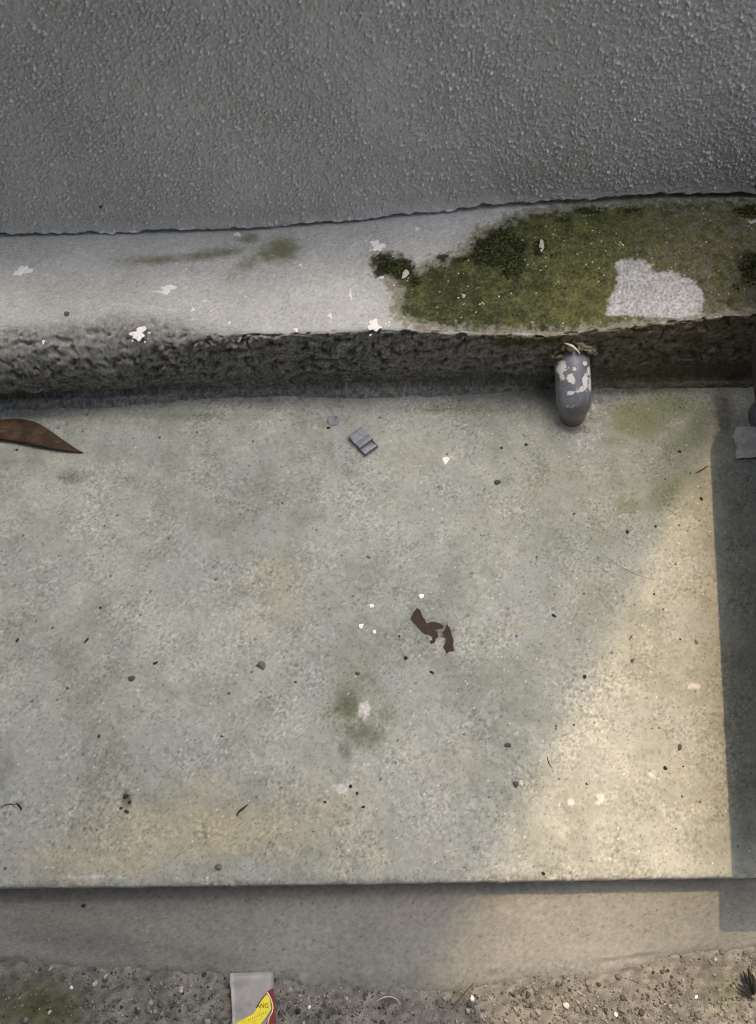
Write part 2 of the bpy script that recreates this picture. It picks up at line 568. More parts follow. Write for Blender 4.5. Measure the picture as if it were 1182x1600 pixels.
    stain = blobs(U, V, [(442, 390, 30, 22, 1.0), (420, 396, 24, 16, .8), (388, 412, 26, 14, .62, -30), (362, 432, 20, 10, .4, -30), (388, 372, 20, 11, .72), (330, 397, 60, 10, .8, -8), (250, 406, 75, 9, .7, -3), (300, 402, 50, 9, .7, -5), (190, 408, 30, 12, .35), (300, 420, 40, 10, .28), (95, 395, 40, 12, .2), (610, 470, 12, 14, .4), (728, 372, 22, 12, .3)]) * top
    drip = face * sstep(740, 800, U) * sstep(905, 875, U) * sstep(0.30, 0.0, fz)
    moss = np.maximum(moss * top, 0.62 * face * sstep(690, 760, U) * sstep(0.25, 0.0, fz) * (0.6 + fbm(X * 40, S * 40, 33, 3)))
    moss = np.maximum(moss, 0.35 * face * sstep(820, 1000, U))
    moss = np.maximum(moss, drip * 0.75)
    dry = sstep(940, 1100, U) * 0.95 * sstep(-0.35, 0.25, fbm(X * 55, S * 55, 101, 4))
    Y = Y + NY * D; Z = Z + NZ * D
    nf = fbm(X * 65, S * 65, 103, 5, 0.65); nm = fbm(X * 38, S * 38, 105, 5, 0.62); nh = fbm(X * 170, S * 170, 107, 3, 0.6)
    mo = moss + 0.55 * nf + 0.2 * nh
    mfac = sstep(0.20, 0.85, mo) * (moss > 0.03)
    rim = sstep(0.18, 0.34, mo) * sstep(0.66, 0.42, mo) * 0.55 * (moss > 0.03)
    mtone = np.clip(0.45 + 1.1 * nm + 0.35 * nh + 0.18 * white(X.shape, 14, 1) - 0.25 * sstep(620, 700, U) * sstep(860, 700, U) + 0.22 * sstep(820, 900, U), 0, 1)
    dkf = cover(dark * top, fbm(X * 110, S * 110, 109, 4, 0.65), 0.30, 0.72, 1.3, 0.94)
    stf = cover(stain, fbm(X * 90, S * 90, 111, 4, 0.65), 0.03, 0.95, 0.6, 0.85)
    ptf = cover(patch, fbm(X * 80, S * 80, 113, 5, 0.7) * 1.3, 0.34, 0.72, 1.1, 0.95)
    mottle = np.clip(0.5 + 0.75 * fbm(X * 9, S * 9, 115, 4) + 0.35 * fbm(X * 50, S * 50, 116, 4), 0, 1)
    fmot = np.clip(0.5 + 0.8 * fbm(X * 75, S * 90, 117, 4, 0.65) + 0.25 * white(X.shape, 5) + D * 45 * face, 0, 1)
    g = white(X.shape, 6, 1)
    grain = np.clip(1 + (0.085 + 0.12 * mfac) * g + 0.10 * nh, 0.5, 1.5)
    h1 = np.random.default_rng(8).random(X.shape)
    grain = np.where((h1 < 0.006) & (face < 0.5), grain * 0.55, grain)
    speck = ((h1 > 0.9982) & (face < 0.7)).astype(float) * 0.9
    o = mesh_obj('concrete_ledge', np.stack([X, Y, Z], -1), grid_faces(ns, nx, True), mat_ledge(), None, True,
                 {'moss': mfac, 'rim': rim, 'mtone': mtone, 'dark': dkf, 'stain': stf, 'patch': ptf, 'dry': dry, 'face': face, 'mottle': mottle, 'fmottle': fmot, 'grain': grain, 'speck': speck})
    tag(o, 'pale cement ledge with green algae and a rough broken front face', 'ledge')
    return o, (X, Y, Z, U, V, dark * top, moss * top * (1 - patch))


def build_slab():
    xs = spaced(-3.2, -0.74, 0.74, 3.2, 0.0016)
    vs_ = np.linspace(0, 1, 465)
    nx = len(xs)
    y0 = edge_y(xs) + 0.0009 * fbm(xs * 60, xs * 0, 4, 4) + 0.0012 * np.minimum(0, fbm(xs * 25, xs * 0 + 4, 14, 3)) * 2
    y1 = bot_y(xs) + 0.03
    T, X = np.meshgrid(vs_, xs, indexing='ij')
    Y = y0[None] + (y1 - y0)[None] * T
    Z = 0.0009 * fbm(X * 7, Y * 7, 2, 3) + 0.0006 * fbm(X * 60, Y * 60, 12, 3) + 0.0004 * fbm(X * 190, Y * 190, 13, 2)
    # pop-outs and chips
    pit = sstep(0.62, 0.8, 0.5 + fbm(X * 48, Y * 48, 45, 3) * 0.95)
    Z -= 0.0012 * pit
    U, V = image_px(X, Y, Y * 0)
    # cement scab round the foot of the pipe
    scab = sstep(0.35, 0.75, blob(U, V, 905, 672, 62, 46) + 0.25 * fbm(X * 40, Y * 40, 19, 3))
    Z += scab * (0.0035 + 0.003 * fbm(X * 75, Y * 75, 20, 4))
    nub = blob(U, V, 569, 1110, 13, 17, 20)
    Z += nub * 0.004
    edge_d = Y - y0[None]
    Z -= 0.0035 * np.exp(-edge_d / 0.0025) + 0.0012 * np.exp(-edge_d / 0.008) * (0.5 + fbm(X * 35, Y * 35, 66, 3))
    yellow = blobs(U, V, [(300, 1300, 230, 60, .85), (120, 1340, 160, 40, .6), (480, 1270, 160, 70, .5), (430, 930, 60, 90, .42), (600, 1340, 200, 40, .4), (210, 1350, 60, 26, .8), (320, 1230, 90, 40, .5), (80, 1370, 120, 18, .5), (800, 980, 26, 16, .5), (700, 1200, 90, 60, .3), (60, 740, 70, 30, .3)])
    green = blobs(U, V, [(1000, 760, 130, 110, .36), (860, 740, 120, 90, .26), (560, 1110, 70, 60, .4), (1000, 655, 55, 34, .95), (1045, 635, 60, 24, .75), (1060, 690, 40, 40, .5), (900, 740, 70, 40, .3), (760, 780, 120, 60, .22), (930, 940, 50, 80, .3), (965, 690, 40, 14, .5), (1040, 770, 60, 30, .6, -35), (980, 790, 36, 22, .6), (545, 1106, 20, 22, .9), (570, 1150, 44, 26, .45), (870, 650, 20, 16, .3), (650, 720, 60, 40, .28), (880, 880, 60, 90, .22), (950, 840, 60, 30, .35), (720, 640, 120, 14, .38), (860, 1010, 60, 60, .2), (1090, 660, 30, 40, .5), (560, 1060, 40, 40, .35)])
    dark = blobs(U, V, [(562, 1148, 40, 22, .55), (540, 1175, 14, 22, .55), (543, 1098, 22, 26, .62), (604, 1120, 26, 24, .36), (110, 745, 30, 14, .55), (60, 650, 90, 10, .4), (300, 650, 120, 8, .4), (198, 1248, 9, 16, .8), (545, 740, 22, 14, .35), (700, 640, 200, 6, .3), (830, 660, 20, 40, .3), (40, 720, 40, 10, .3), (375, 1268, 14, 6, .3), (690, 985, 26, 18, .55), (1000, 610, 120, 8, .5), (1130, 640, 20, 60, .6)])  # dark stains, with painted shade by the leaf, pipe and right corner
    pale = blobs(U, V, [(569, 1110, 12, 15, 1.1, 20), (532, 1232, 18, 12, .85), (510, 1235, 10, 8, .6), (1083, 1072, 14, 8, .9), (938, 1248, 9, 11, .95), (893, 1252, 10, 9, .85), (1020, 1210, 14, 12, .55), (905, 690, 40, 18, .45), (150, 1370, 90, 6, .6), (370, 960, 26, 12, .4), (600, 850, 30, 14, .3), (100, 780, 80, 30, .3), (930, 635, 14, 20, .5)])
    pale = np.maximum(pale, 0.75 * np.exp(-edge_d / 0.004))
    pale = np.maximum(pale, 0.4 * scab)
    n1 = fbm(X * 24, Y * 24, 201, 5, 0.65); n2 = fbm(X * 60, Y * 60, 203, 5, 0.68); n3 = fbm(X * 150, Y * 150, 205, 3, 0.65); n0 = fbm(X * 4.5, Y * 4.5, 207, 5, 0.62)
    g1 = white(X.shape, 21, 1); g2 = white(X.shape, 22, 0)
    mottle = np.clip(0.5 + 1.5 * n0 + 0.8 * n1 + 0.25 * n3, 0, 1)
    greyf = 0.75 * sstep(0.02, 0.35, fbm(X * 8, Y * 8, 209, 4) + 0.2 * n2)
    yellow = cover(yellow * 1.1, n1, 0.08, 1.0, 0.8, 0.8)
    green = cover(green * 1.35, n2, 0.08, 1.0, 0.8, 0.85)
    dark = cover(dark * 1.3, n2 + 0.5 * n3, 0.1, 0.95, 1.0, 0.85)
    pale = cover(pale, n3 + 0.5 * n2, 0.40, 0.75, 0.9, 0.85)
    rough_drift = 0.30 + 1.0 * sstep(-0.2, 0.35, fbm(X * 13, Y * 13, 211, 4, 0.6))
    grain = np.clip(1 + 0.12 * rough_drift * g1 + 0.17 * n3 * (0.4 + 0.6 * rough_drift) + 0.17 * n2 + 0.04 * g2, 0.4, 1.7)
    hh = np.random.default_rng(31).random(X.shape)
    dd = sstep(-0.15, 0.4, fbm(X * 17, Y * 17, 213, 4, 0.65))
    grain = np.where(hh < 0.02 + 0.05 * dd, grain * (0.45 + 6 * hh), grain)
    big = np.zeros(X.shape)
    pi_ = np.argwhere(hh > 0.9991)
    for q, (i, j) in enumerate(pi_):
        w = 1 + (q % 3 > 0); hgt = 1 + (q % 4 > 1)
        big[i:i + hgt, j:j + w] = 0.55 + 0.4 * ((q * 7) % 10) / 10
    big *= sstep(-0.45, 0.1, fbm(X * 9, Y * 9, 215, 3))
    speck = ((hh > 0.9965) & (hh < 0.9978)).astype(float) * 0.8
    Z = Z + 0.00032 * g1 * rough_drift - 0.0010 * big
    # front arris: down to below the strip
    Yf = np.concatenate([y0[None] + 0.004 * (0.6 + 0.5 * fbm(xs * 40, xs * 0 + 3, 7, 3))[None], y0[None] - 0.0008, Y])
    Zf = np.concatenate([Z[:1] * 0 - 0.20, Z[:1] - 0.0035, Z])
    Xf = np.concatenate([X[:1], X[:1], X])
    pad = lambda a: np.concatenate([a[:1] * 0.2, a[:1], a])
    o = mesh_obj('pavement', np.stack([Xf, Yf, Zf], -1), grid_faces(len(vs_) + 2, nx), mat_slab(), None, True,
                 {'yellow': pad(yellow), 'green': pad(green), 'dark': pad(dark), 'pale': pad(pale), 'mottle': pad(mottle), 'grey': pad(greyf), 'grain': np.concatenate([grain[:1], grain[:1], grain]), 'pin': pad(big), 'speck': pad(speck)})
    tag(o, kind='structure')
    return X, Y, Z




def strip_end(x):
    p = at([-60, 0, 120, 200, 330, 440, 600, 700, 770, 850, 950, 1010, 1070, 1182, 1260],
           [1502, 1506, 1513, 1518, 1523, 1538, 1552, 1556, 1545, 1528, 1530, 1510, 1492, 1484, 1480], -STEP - 0.010)
    o = np.argsort(p[:, 0])
    return np.interp(x, p[o, 0], p[o, 1])


def ground_z(X, Y):
    return -STEP - 0.0145 + 0.0018 * fbm(X * 18, Y * 18, 5, 3) + 0.0010 * fbm(X * 80, Y * 80, 6, 3)


def build_strip():
    xs = spaced(-3.2, -0.70, 0.70, 3.2, 0.002)
    ye = strip_end(xs) + 0.004 * fbm(xs * 28, xs * 0, 8, 4)
    y1 = edge_y(xs) + 0.012
    T, X = np.meshgrid(np.linspace(0, 1, 75), xs, indexing='ij')
    Y = ye[None] + (y1 - ye)[None] * T
    U, V = image_px(X, Y, Y * 0 - STEP - 0.004)
    Z = -STEP - 0.010 * (1 - T) ** 1.3
    Z = Z + 0.0008 * fbm(X * 12, Y * 12, 3, 3) + 0.0005 * fbm(X * 90, Y * 90, 4, 3)
    # trowel dents near the ragged lip
    for (u, v, a, b, d) in [(955, 1503, 22, 5, .0018), (1000, 1497, 22, 5, .0018), (770, 1525, 12, 8, .0022)]:
        Z = Z - d * blob(U, V, u, v, a, b, -8)
        Z = Z + d * 0.6 * blob(U, V, u, v - b * 1.5, a, b * 0.6, -8)
    Z = Z - 0.009 * np.exp(-T / 0.07) * (0.8 + 0.5 * fbm(X * 60, Y * 60, 311, 3))
    dark = blobs(U, V, [(120, 1470, 150, 30, .8, 6), (300, 1490, 120, 22, .6, 8), (40, 1440, 80, 18, .5), (560, 1470, 180, 14, .25), (838, 1480, 7, 14, .5), (60, 1402, 8, 6, .8), (20, 1500, 60, 14, .5), (1110, 1395, 90, 14, .2), (660, 1390, 500, 4, .35)])  # dark stains, plus shade painted under the slab edge
    sun_tint = blobs(U, V, [(920, 1510, 150, 30, .3), (700, 1480, 90, 30, .25)])  # warm sunlight painted into the strip colour
    n1 = fbm(X * 40, Y * 40, 301, 5, 0.65); n0 = fbm(X * 6, Y * 6, 303, 4); n3 = fbm(X * 150, Y * 150, 305, 3)
    scr = fbm((X * .8 + Y * .6) * 60, (Y * .8 - X * .6) * 190, 307, 4, 0.6)
    Z = Z + 0.0007 * scr
    mottle = np.clip(0.5 + 0.8 * n0 + 0.5 * n1, 0, 1)
    dark = cover(dark, n1, 0.15, 0.95, 0.6, 0.85); sun_tint = cover(sun_tint, n1, 0.15, 0.95, 0.7, 0.8)
    grain = np.clip(1 + 0.075 * white(X.shape, 41) + 0.13 * n3 + 0.10 * scr, 0.5, 1.5)
    hh = np.random.default_rng(43).random(X.shape)
    grain = np.where(hh < 0.012, grain * 0.6, grain)
    pin = (hh > 0.9993).astype(float) * 0.9
    o = mesh_obj('cement_strip', np.stack([X, Y, Z], -1), grid_faces(75, len(xs)), mat_strip(), None, True, {'dark': dark, 'sun_tint': sun_tint, 'mottle': mottle, 'grain': grain, 'pin': pin})
    tag(o, kind='structure')


def build_ground():
    a = np.array([-120, -40, -12, -4, -1.6])
    xs = np.concatenate([a, np.arange(-0.72, 0.721, 0.004), -a[::-1]])
    ys = np.concatenate([np.array([-120, -40, -10, -3, -1, -0.5]), np.arange(-0.24, 0.061, 0.003), np.array([0.3, 0.8, 1.5, 5, 15, 50, 160])])
    Y, X = np.meshgrid(ys, xs, indexing='ij')
    Z = ground_z(X, Y)
    Z = np.where((Y > 0.06), -0.20, Z)
    U, V = image_px(X, Y, Z)
    green = blobs(U, V, [(1000, 760, 130, 110, .36), (860, 740, 120, 90, .26), (560, 1110, 70, 60, .4), (60, 1570, 110, 60, .8), (1130, 1540, 80, 60, .5), (250, 1600, 60, 40, .3)])
    n1 = fbm(X * 24, Y * 24, 401, 5, 0.65)
    mottle = np.clip(0.5 + 0.9 * n1, 0, 1); green = cover(green, n1, 0.2, 0.8)
    grain = np.clip(1 + 0.2 * white(X.shape, 51) + 0.2 * fbm(X * 120, Y * 120, 403, 2), 0.4, 1.7)
    o = mesh_obj('ground', np.stack([X, Y, Z], -1), grid_faces(len(ys), len(xs)), mat_ground(), None, True, {'green': green, 'mottle': mottle, 'grain': grain})
    tag(o, kind='structure')


build_ground()
build_wall()
LEDGE, LED = build_ledge()
SLAB = build_slab()
build_strip()


# ------------------------------------------------------------------ unseen things added to shape the light (beyond the frame)
def box_faces():
    return [(0, 3, 2, 1), (4, 5, 6, 7), (0, 1, 5, 4), (1, 2, 6, 5), (2, 3, 7, 6), (3, 0, 4, 7)]


def prism(name, plan, z0, z1, mat, parent=None):
    n = len(plan)
    v = [(p[0], p[1], z0) for p in plan] + [(p[0], p[1], z1) for p in plan]
    f = [tuple(range(n))[::-1], tuple(range(n, 2 * n))] + [(i, (i + 1) % n, n + (i + 1) % n, n + i) for i in range(n)]
    return mesh_obj(name, v, f, mat, parent, False)


M_DARKWALL = simple_mat('dull grey plaster', (0.22, 0.22, 0.21), 0.9, 0.3, 6, bump=0.002)
M_ROOF = simple_mat('weathered roof tile', (0.16, 0.10, 0.07), 0.85, 0.3, 14, bump=0.003)
M_NEIGH = simple_mat('pale neighbour plaster', (0.34, 0.32, 0.29), 0.9, 0.2, 5, bump=0.002)
M_SHEET = simple_mat('dark steel sheet', (0.035, 0.036, 0.036), 0.6, 0.3, 30)

# house behind the camera, added out of view; side wing and eaves cut the skylight
hs = empty('blocker', (0, -1.2, -0.03))
prism('wall', [(-3.2, -1.45), (3.2, -1.45), (3.2, -0.95), (-3.2, -0.95)], -0.25, 2.4, M_DARKWALL, hs)
prism('side_blocker', [(-1.75, -0.945), (-1.25, -0.945), (-1.25, 0.62), (-1.75, 0.62)], -0.25, 1.6, M_DARKWALL, hs)
prism('roof', [(-3.4, -1.6), (3.4, -1.6), (3.4, -0.85), (0.17, -0.85), (0.17, 0.72), (-3.4, 0.72)], 2.402, 2.46, M_ROOF, hs)
tag(hs, 'added grey plastered house with lean-to roof behind the viewer', 'blocker')

# added unseen house beyond the wall: its corner cuts the sun off the left part of the slab
P1 = Vector(at(1125, 690)); P2 = Vector(at(770, 1370))
YN = 2.6
def to_plane(p, y):
    t = (y - p.y) / SUN_DIR.y
    return p + SUN_DIR * t
Q1, Q2 = to_plane(P1, YN), to_plane(P2, YN)
nb = empty('sun_blocker', (Q1.x - 2, YN + 1, -0.07))
slope = (Q2.x - Q1.x) / (Q2.z - Q1.z)
def xe(z): return Q1.x + slope * (z - Q1.z)
ztop = Q2.z + 0.6
v = [(xe(0) - 3.4, YN, -0.21), (xe(0), YN, -0.21), (xe(ztop), YN, ztop), (xe(0) - 3.4, YN, ztop)]
v += [(a, b + 3.0, c) for a, b, c in v]
mesh_obj('wall', v, [(0, 1, 2, 3), (7, 6, 5, 4), (1, 5, 6, 2), (0, 4, 5, 1), (0, 3, 7, 4)], M_NEIGH, nb, False)
prism('roof', [(xe(0) - 3.5, YN - 0.0), (xe(ztop) , YN - 0.0), (xe(ztop), YN + 3.1), (xe(0) - 3.5, YN + 3.1)], ztop + 0.002, ztop + 0.2, M_ROOF, nb)
tag(nb, 'added unseen tall pale house beyond the stucco wall', 'blocker')

# added out-of-view bench along the right side, its seat board casting the dark band
SA = at(1112, 735); SB = at(1146, 1372)
BENCH_H = 0.20
off = np.array([SUN_DIR.x, SUN_DIR.y]) / SUN_DIR.z * BENCH_H
a0 = SA[:2] + off; b0 = SB[:2] + off
lx = lambda y: a0[0] + (b0[0] - a0[0]) * (y - a0[1]) / (b0[1] - a0[1])
yA, yB = 0.72, 0.065
bench = empty('shade_bench', (lx(0.4) + 0.2, 0.4, 0.0))
M_WOOD = simple_mat('dark stained board', (0.035, 0.030, 0.026), 0.6, 0.3, 30)
prism('seat_board', [(lx(yB), yB), (lx(yB) + 0.42, yB), (lx(yA) + 0.42, yA), (lx(yA) + 0.012, yA), (lx(0.68), 0.68)], BENCH_H - 0.03, BENCH_H, M_WOOD, bench)
for (yy, dx) in ((0.13, 0.09), (0.13, 0.37), (0.56, 0.13), (0.56, 0.37)):
    cxl = lx(yy) + dx
    prism('leg', [(cxl - .02, yy - .02), (cxl + .02, yy - .02), (cxl + .02, yy + .02), (cxl - .02, yy + .02)], 0.0, BENCH_H - 0.032, M_WOOD, bench)
prism('back_panel', [(lx(0.15) + 0.40, 0.155), (lx(0.15) + 0.418, 0.155), (lx(0.64) + 0.418, 0.635), (lx(0.64) + 0.40, 0.635)], 0.03, BENCH_H - 0.034, M_WOOD, bench)
for (yy, dx) in ((0.655, 0.10), (0.655, 0.37)):
    cxl = lx(yy) + dx
    prism('arm_post', [(cxl - .02, yy - .02), (cxl + .02, yy - .02), (cxl + .02, yy + .02), (cxl - .02, yy + .02)], BENCH_H + 0.002, 0.328, M_WOOD, bench)
prism('arm_board', [(0.535, 0.60), (0.95, 0.60), (0.97, 0.92), (0.548, 0.92)], 0.33, 0.355, M_WOOD, bench)  # added over the ledge to shade the upper right corner
tag(bench, 'added unseen low dark bench shading the right end of the slab', 'bench')

# drain pipe at the right edge of the frame
PX, PY, PZ = SLAB


def slab_z(x, y):
    j = int(np.clip(np.searchsorted(PX[0], x), 0, PX.shape[1] - 1))
    i = int(np.clip(np.searchsorted(PY[:, j], y), 0, PX.shape[0] - 1))
    return float(PZ[i, j])


LX, LY, LZ, LU, LV, LDARK, LMOSS = LED


def ledge_z(x, y):
    j = int(np.clip(np.searchsorted(LX[0], x), 0, LX.shape[1] - 1))
    col = LY[:140, j]
    return float(LZ[int(np.argmin(np.abs(col - y))), j])


def tube(name, pts, rad, mat, parent=None, seg=24, cap=True, attrs_fn=None):
    P = [Vector(p) for p in pts]
    n = len(P)
    rad = [rad] * n if not hasattr(rad, '__len__') else rad
    verts = []; faces = []
    side = None
    for i in range(n):
        t = (P[min(i + 1, n - 1)] - P[max(i - 1, 0)]).normalized()
        if side is None:
            side = Vector((1, 0, 0)) if abs(t.x) < 0.9 else Vector((0, 1, 0))
        a = (side - t * side.dot(t)).normalized(); b = t.cross(a); side = a
        for k in range(seg):
            q = 2 * math.pi * k / seg
            verts.append(P[i] + (a * math.cos(q) + b * math.sin(q)) * rad[i])
    for i in range(n - 1):
        for k in range(seg):
            k2 = (k + 1) % seg
            faces.append((i * seg + k, i * seg + k2, (i + 1) * seg + k2, (i + 1) * seg + k))
    if cap:
        faces.append(tuple(range(seg))[::-1]); faces.append(tuple((n - 1) * seg + k for k in range(seg)))
    V = np.array([tuple(v) for v in verts])
    return mesh_obj(name, V, faces, mat, parent, True, attrs_fn(V) if attrs_fn else None)


def bez(p0, p1, p2, n):
    p0, p1, p2 = map(np.array, (p0, p1, p2))
    t = np.linspace(0, 1, n)[:, None]
    return (1 - t) ** 2 * p0 + 2 * t * (1 - t) * p1 + t * t * p2


def flake(name, poly, z, thick, mat, parent=None, tilt=(0, 0), jitter=0.0, sub=0):
    """thin plate from an outline of world (x, y) points"""
    bm = bmesh.new()
    P = np.asarray(poly, float)
    if sub:
        Q = []
        rr = np.random.default_rng(int(abs(P[0][0]) * 1e5))
        for i in range(len(P)):
            a, b = P[i], P[(i + 1) % len(P)]
            for k in range(sub):
                Q.append(a + (b - a) * k / sub + (rr.normal(0, jitter, 2) if k else 0))
        P = np.array(Q)
    c = P.mean(0)
    vs_ = [bm.verts.new((p[0], p[1], z + tilt[0] * (p[0] - c[0]) + tilt[1] * (p[1] - c[1]))) for p in P]
    f = bm.faces.new(vs_)
    if f.normal.z < 0: f.normal_flip()
    r = bmesh.ops.extrude_face_region(bm, geom=[f])
    for v in r['geom']:
        if isinstance(v, bmesh.types.BMVert): v.co.z += thick
    bmesh.ops.triangulate(bm, faces=bm.faces[:])
    bmesh.ops.recalc_face_normals(bm, faces=bm.faces[:])
    me = bpy.data.meshes.new(name); bm.to_mesh(me); bm.free()
    me.materials.append(mat)
    return link(bpy.data.objects.new(name, me), parent)


def pxpoly(pts, z):
    p = at([q[0] for q in pts], [q[1] for q in pts], z)
    return p[:, :2]


def ico(sub):
    bm = bmesh.new(); bmesh.ops.create_icosphere(bm, subdivisions=sub, radius=1.0)
    V = np.array([v.co[:] for v in bm.verts]); F = np.array([[v.index for v in f.verts] for f in bm.faces])
    bm.free(); return V, F


ICO1, ICO2, ICO3 = ico(1), ico(2), ico(3)


def stone_verts(base, seed, rough=0.25):
    r = np.random.default_rng(seed)
    V = base.copy()
    for _ in range(9):                                  # knock flats off a ball
        d = r.normal(size=3); d /= np.linalg.norm(d)
        c = r.uniform(0.42, 0.85)
        e = V @ d - c
        V = V - np.where(e > 0, e, 0)[:, None] * d * 0.9
    V *= 1 + rough * 0.35 * r.normal(size=(len(V), 1))
    return V


def stone(name, x, y, z, a, b, c, ang, mat, seed, parent=None, sink=0.25):
    V, F = (ICO3 if max(a, b) > 0.006 else ICO2)
    V = stone_verts(V, seed, 0.12 if max(a, b) > .006 else .2) * np.array([a, b, c])
    ca, sa = math.cos(ang), math.sin(ang)
    V = np.stack([V[:, 0] * ca - V[:, 1] * sa, V[:, 0] * sa + V[:, 1] * ca, V[:, 2]], 1)
    zmin = V[:, 2].min()
    W = V - np.array([0, 0, zmin + sink * c])
    me = mesh_obj(name, W, F, mat, parent, False)
    me.location = (x, y, z)
    return me


def scatter_mesh(name, base, xyz, size, mat, squash=(0.5, 0.9), tone=None, seed=1, variants=12, sink=0.2, smooth=False):
    """one mesh of very many small grains"""
    r = np.random.default_rng(seed)
    V0, F0 = base
    nv, nf = len(V0), len(F0)
    var = [stone_verts(V0, 900 + seed * 50 + k, 0.3) for k in range(variants)]
    N = len(xyz)
    out = np.zeros((N, nv, 3)); 
    a = r.uniform(0, 2 * math.pi, N); sq = r.uniform(*squash, N); el = r.uniform(0.65, 1.0, N)
    for k in range(N):
        v = var[k % variants] * np.array([size[k], size[k] * el[k], size[k] * sq[k]])
        c, s = math.cos(a[k]), math.sin(a[k])
        out[k, :, 0] = v[:, 0] * c - v[:, 1] * s + xyz[k][0]
        out[k, :, 1] = v[:, 0] * s + v[:, 1] * c + xyz[k][1]
        out[k, :, 2] = v[:, 2] + xyz[k][2] + size[k] * sq[k] * (1 - sink) * 0.8
    F = (F0[None] + (np.arange(N) * nv)[:, None, None]).reshape(-1, 3)
    tn = np.repeat(tone if tone is not None else r.random(N), nv)
    return mesh_obj(name, out.reshape(-1, 3), F, mat, None, smooth, {'tone': tn})


def toned(name, stops, rough=0.85, nscale=300, spec=0.3):
    n = NT(name)
    r = n.t.nodes.new('ShaderNodeValToRGB')
    n.L(n.attr('tone'), r.inputs['Fac'])
    el = r.color_ramp.elements
    while len(el) < len(stops): el.new(0.5)
    for e, (p, c) in zip(el, stops): e.position = p; e.color = (*c, 1)
    c = n.scale(r.outputs['Color'], n.ss(n.noise(nscale, 3, 0.6), 0.25, 0.75, 0.75, 1.25))
    return n.done(c, rough, None, spec)


# ------------------------------------------------------------------ materials of the small things
M_PVC = simple_mat('grey plastic', (0.11, 0.118, 0.135), 0.42, 0.25, 90, 0.5, 0.0002)
M_PVC2 = simple_mat('weathered grey plastic', (0.20, 0.215, 0.245), 0.42, 0.3, 160, 0.4, 0.0003)
M_PEB = simple_mat('dark grey stone', (0.085, 0.085, 0.08), 0.85, 0.4, 300)
M_PEB2 = simple_mat('mid grey stone', (0.17, 0.165, 0.145), 0.85, 0.4, 300)
M_BLACK = simple_mat('black crumb', (0.018, 0.017, 0.015), 0.8, 0.4, 300)
M_BROWN = simple_mat('dark brown crumb', (0.05, 0.035, 0.025), 0.85, 0.4, 300)
M_WHITE = simple_mat('white paint', (0.84, 0.84, 0.82), 0.7, 0.12, 200)
M_OFFW = simple_mat('dirty white', (0.50, 0.49, 0.45), 0.75, 0.25, 200)
M_CARD = simple_mat('pale card', (0.62, 0.62, 0.59), 0.85, 0.3, 70)
M_FLAKE = simple_mat('brown paint flake', (0.045, 0.028, 0.022), 0.75, 0.35, 220, 0.3, 0.0006)
M_STEM = simple_mat('dry stem', (0.10, 0.065, 0.03), 0.8, 0.3, 200)
M_CREAM = simple_mat('cream sliver', (0.75, 0.70, 0.52), 0.6, 0.15, 200)
M_MOSSY = simple_mat('mossy mortar', (0.27, 0.255, 0.165), 0.9, 0.55, 130, 0.2, 0.002, (0.075, 0.075, 0.035))


# ------------------------------------------------------------------ grey elbow pipe out of the ledge face
def pipe_mat():
    n = NT('grey pipe with flaking paint')
    c = n.mix((0.10, 0.108, 0.125), (0.20, 0.21, 0.235), n.ss(n.noise(45, 4, 0.6), 0.3, 0.7))
    f = n.math('ADD', n.attr('paint'), n.math('MULTIPLY', n.math('SUBTRACT', n.noise(150, 5, 0.75), 0.5), 2.0))
    c = n.mix(c, (0.17, 0.155, 0.13), n.ss(n.math('ADD', n.attr('mud'), n.math('MULTIPLY', n.math('SUBTRACT', n.noise(90, 3, 0.7), 0.5), .8)), 0.35, 0.75))
    pf = n.ss(f, 0.40, 0.47)
    c = n.mix(c, (0.62, 0.62, 0.60), pf)
    b = n.bump(n.math('ADD', pf, n.math('MULTIPLY', n.noise(150, 3), 0.4)), 0.0006)
    return n.done(c, n.ss(pf, 0, 1, 0.40, 0.75), b, 0.5)


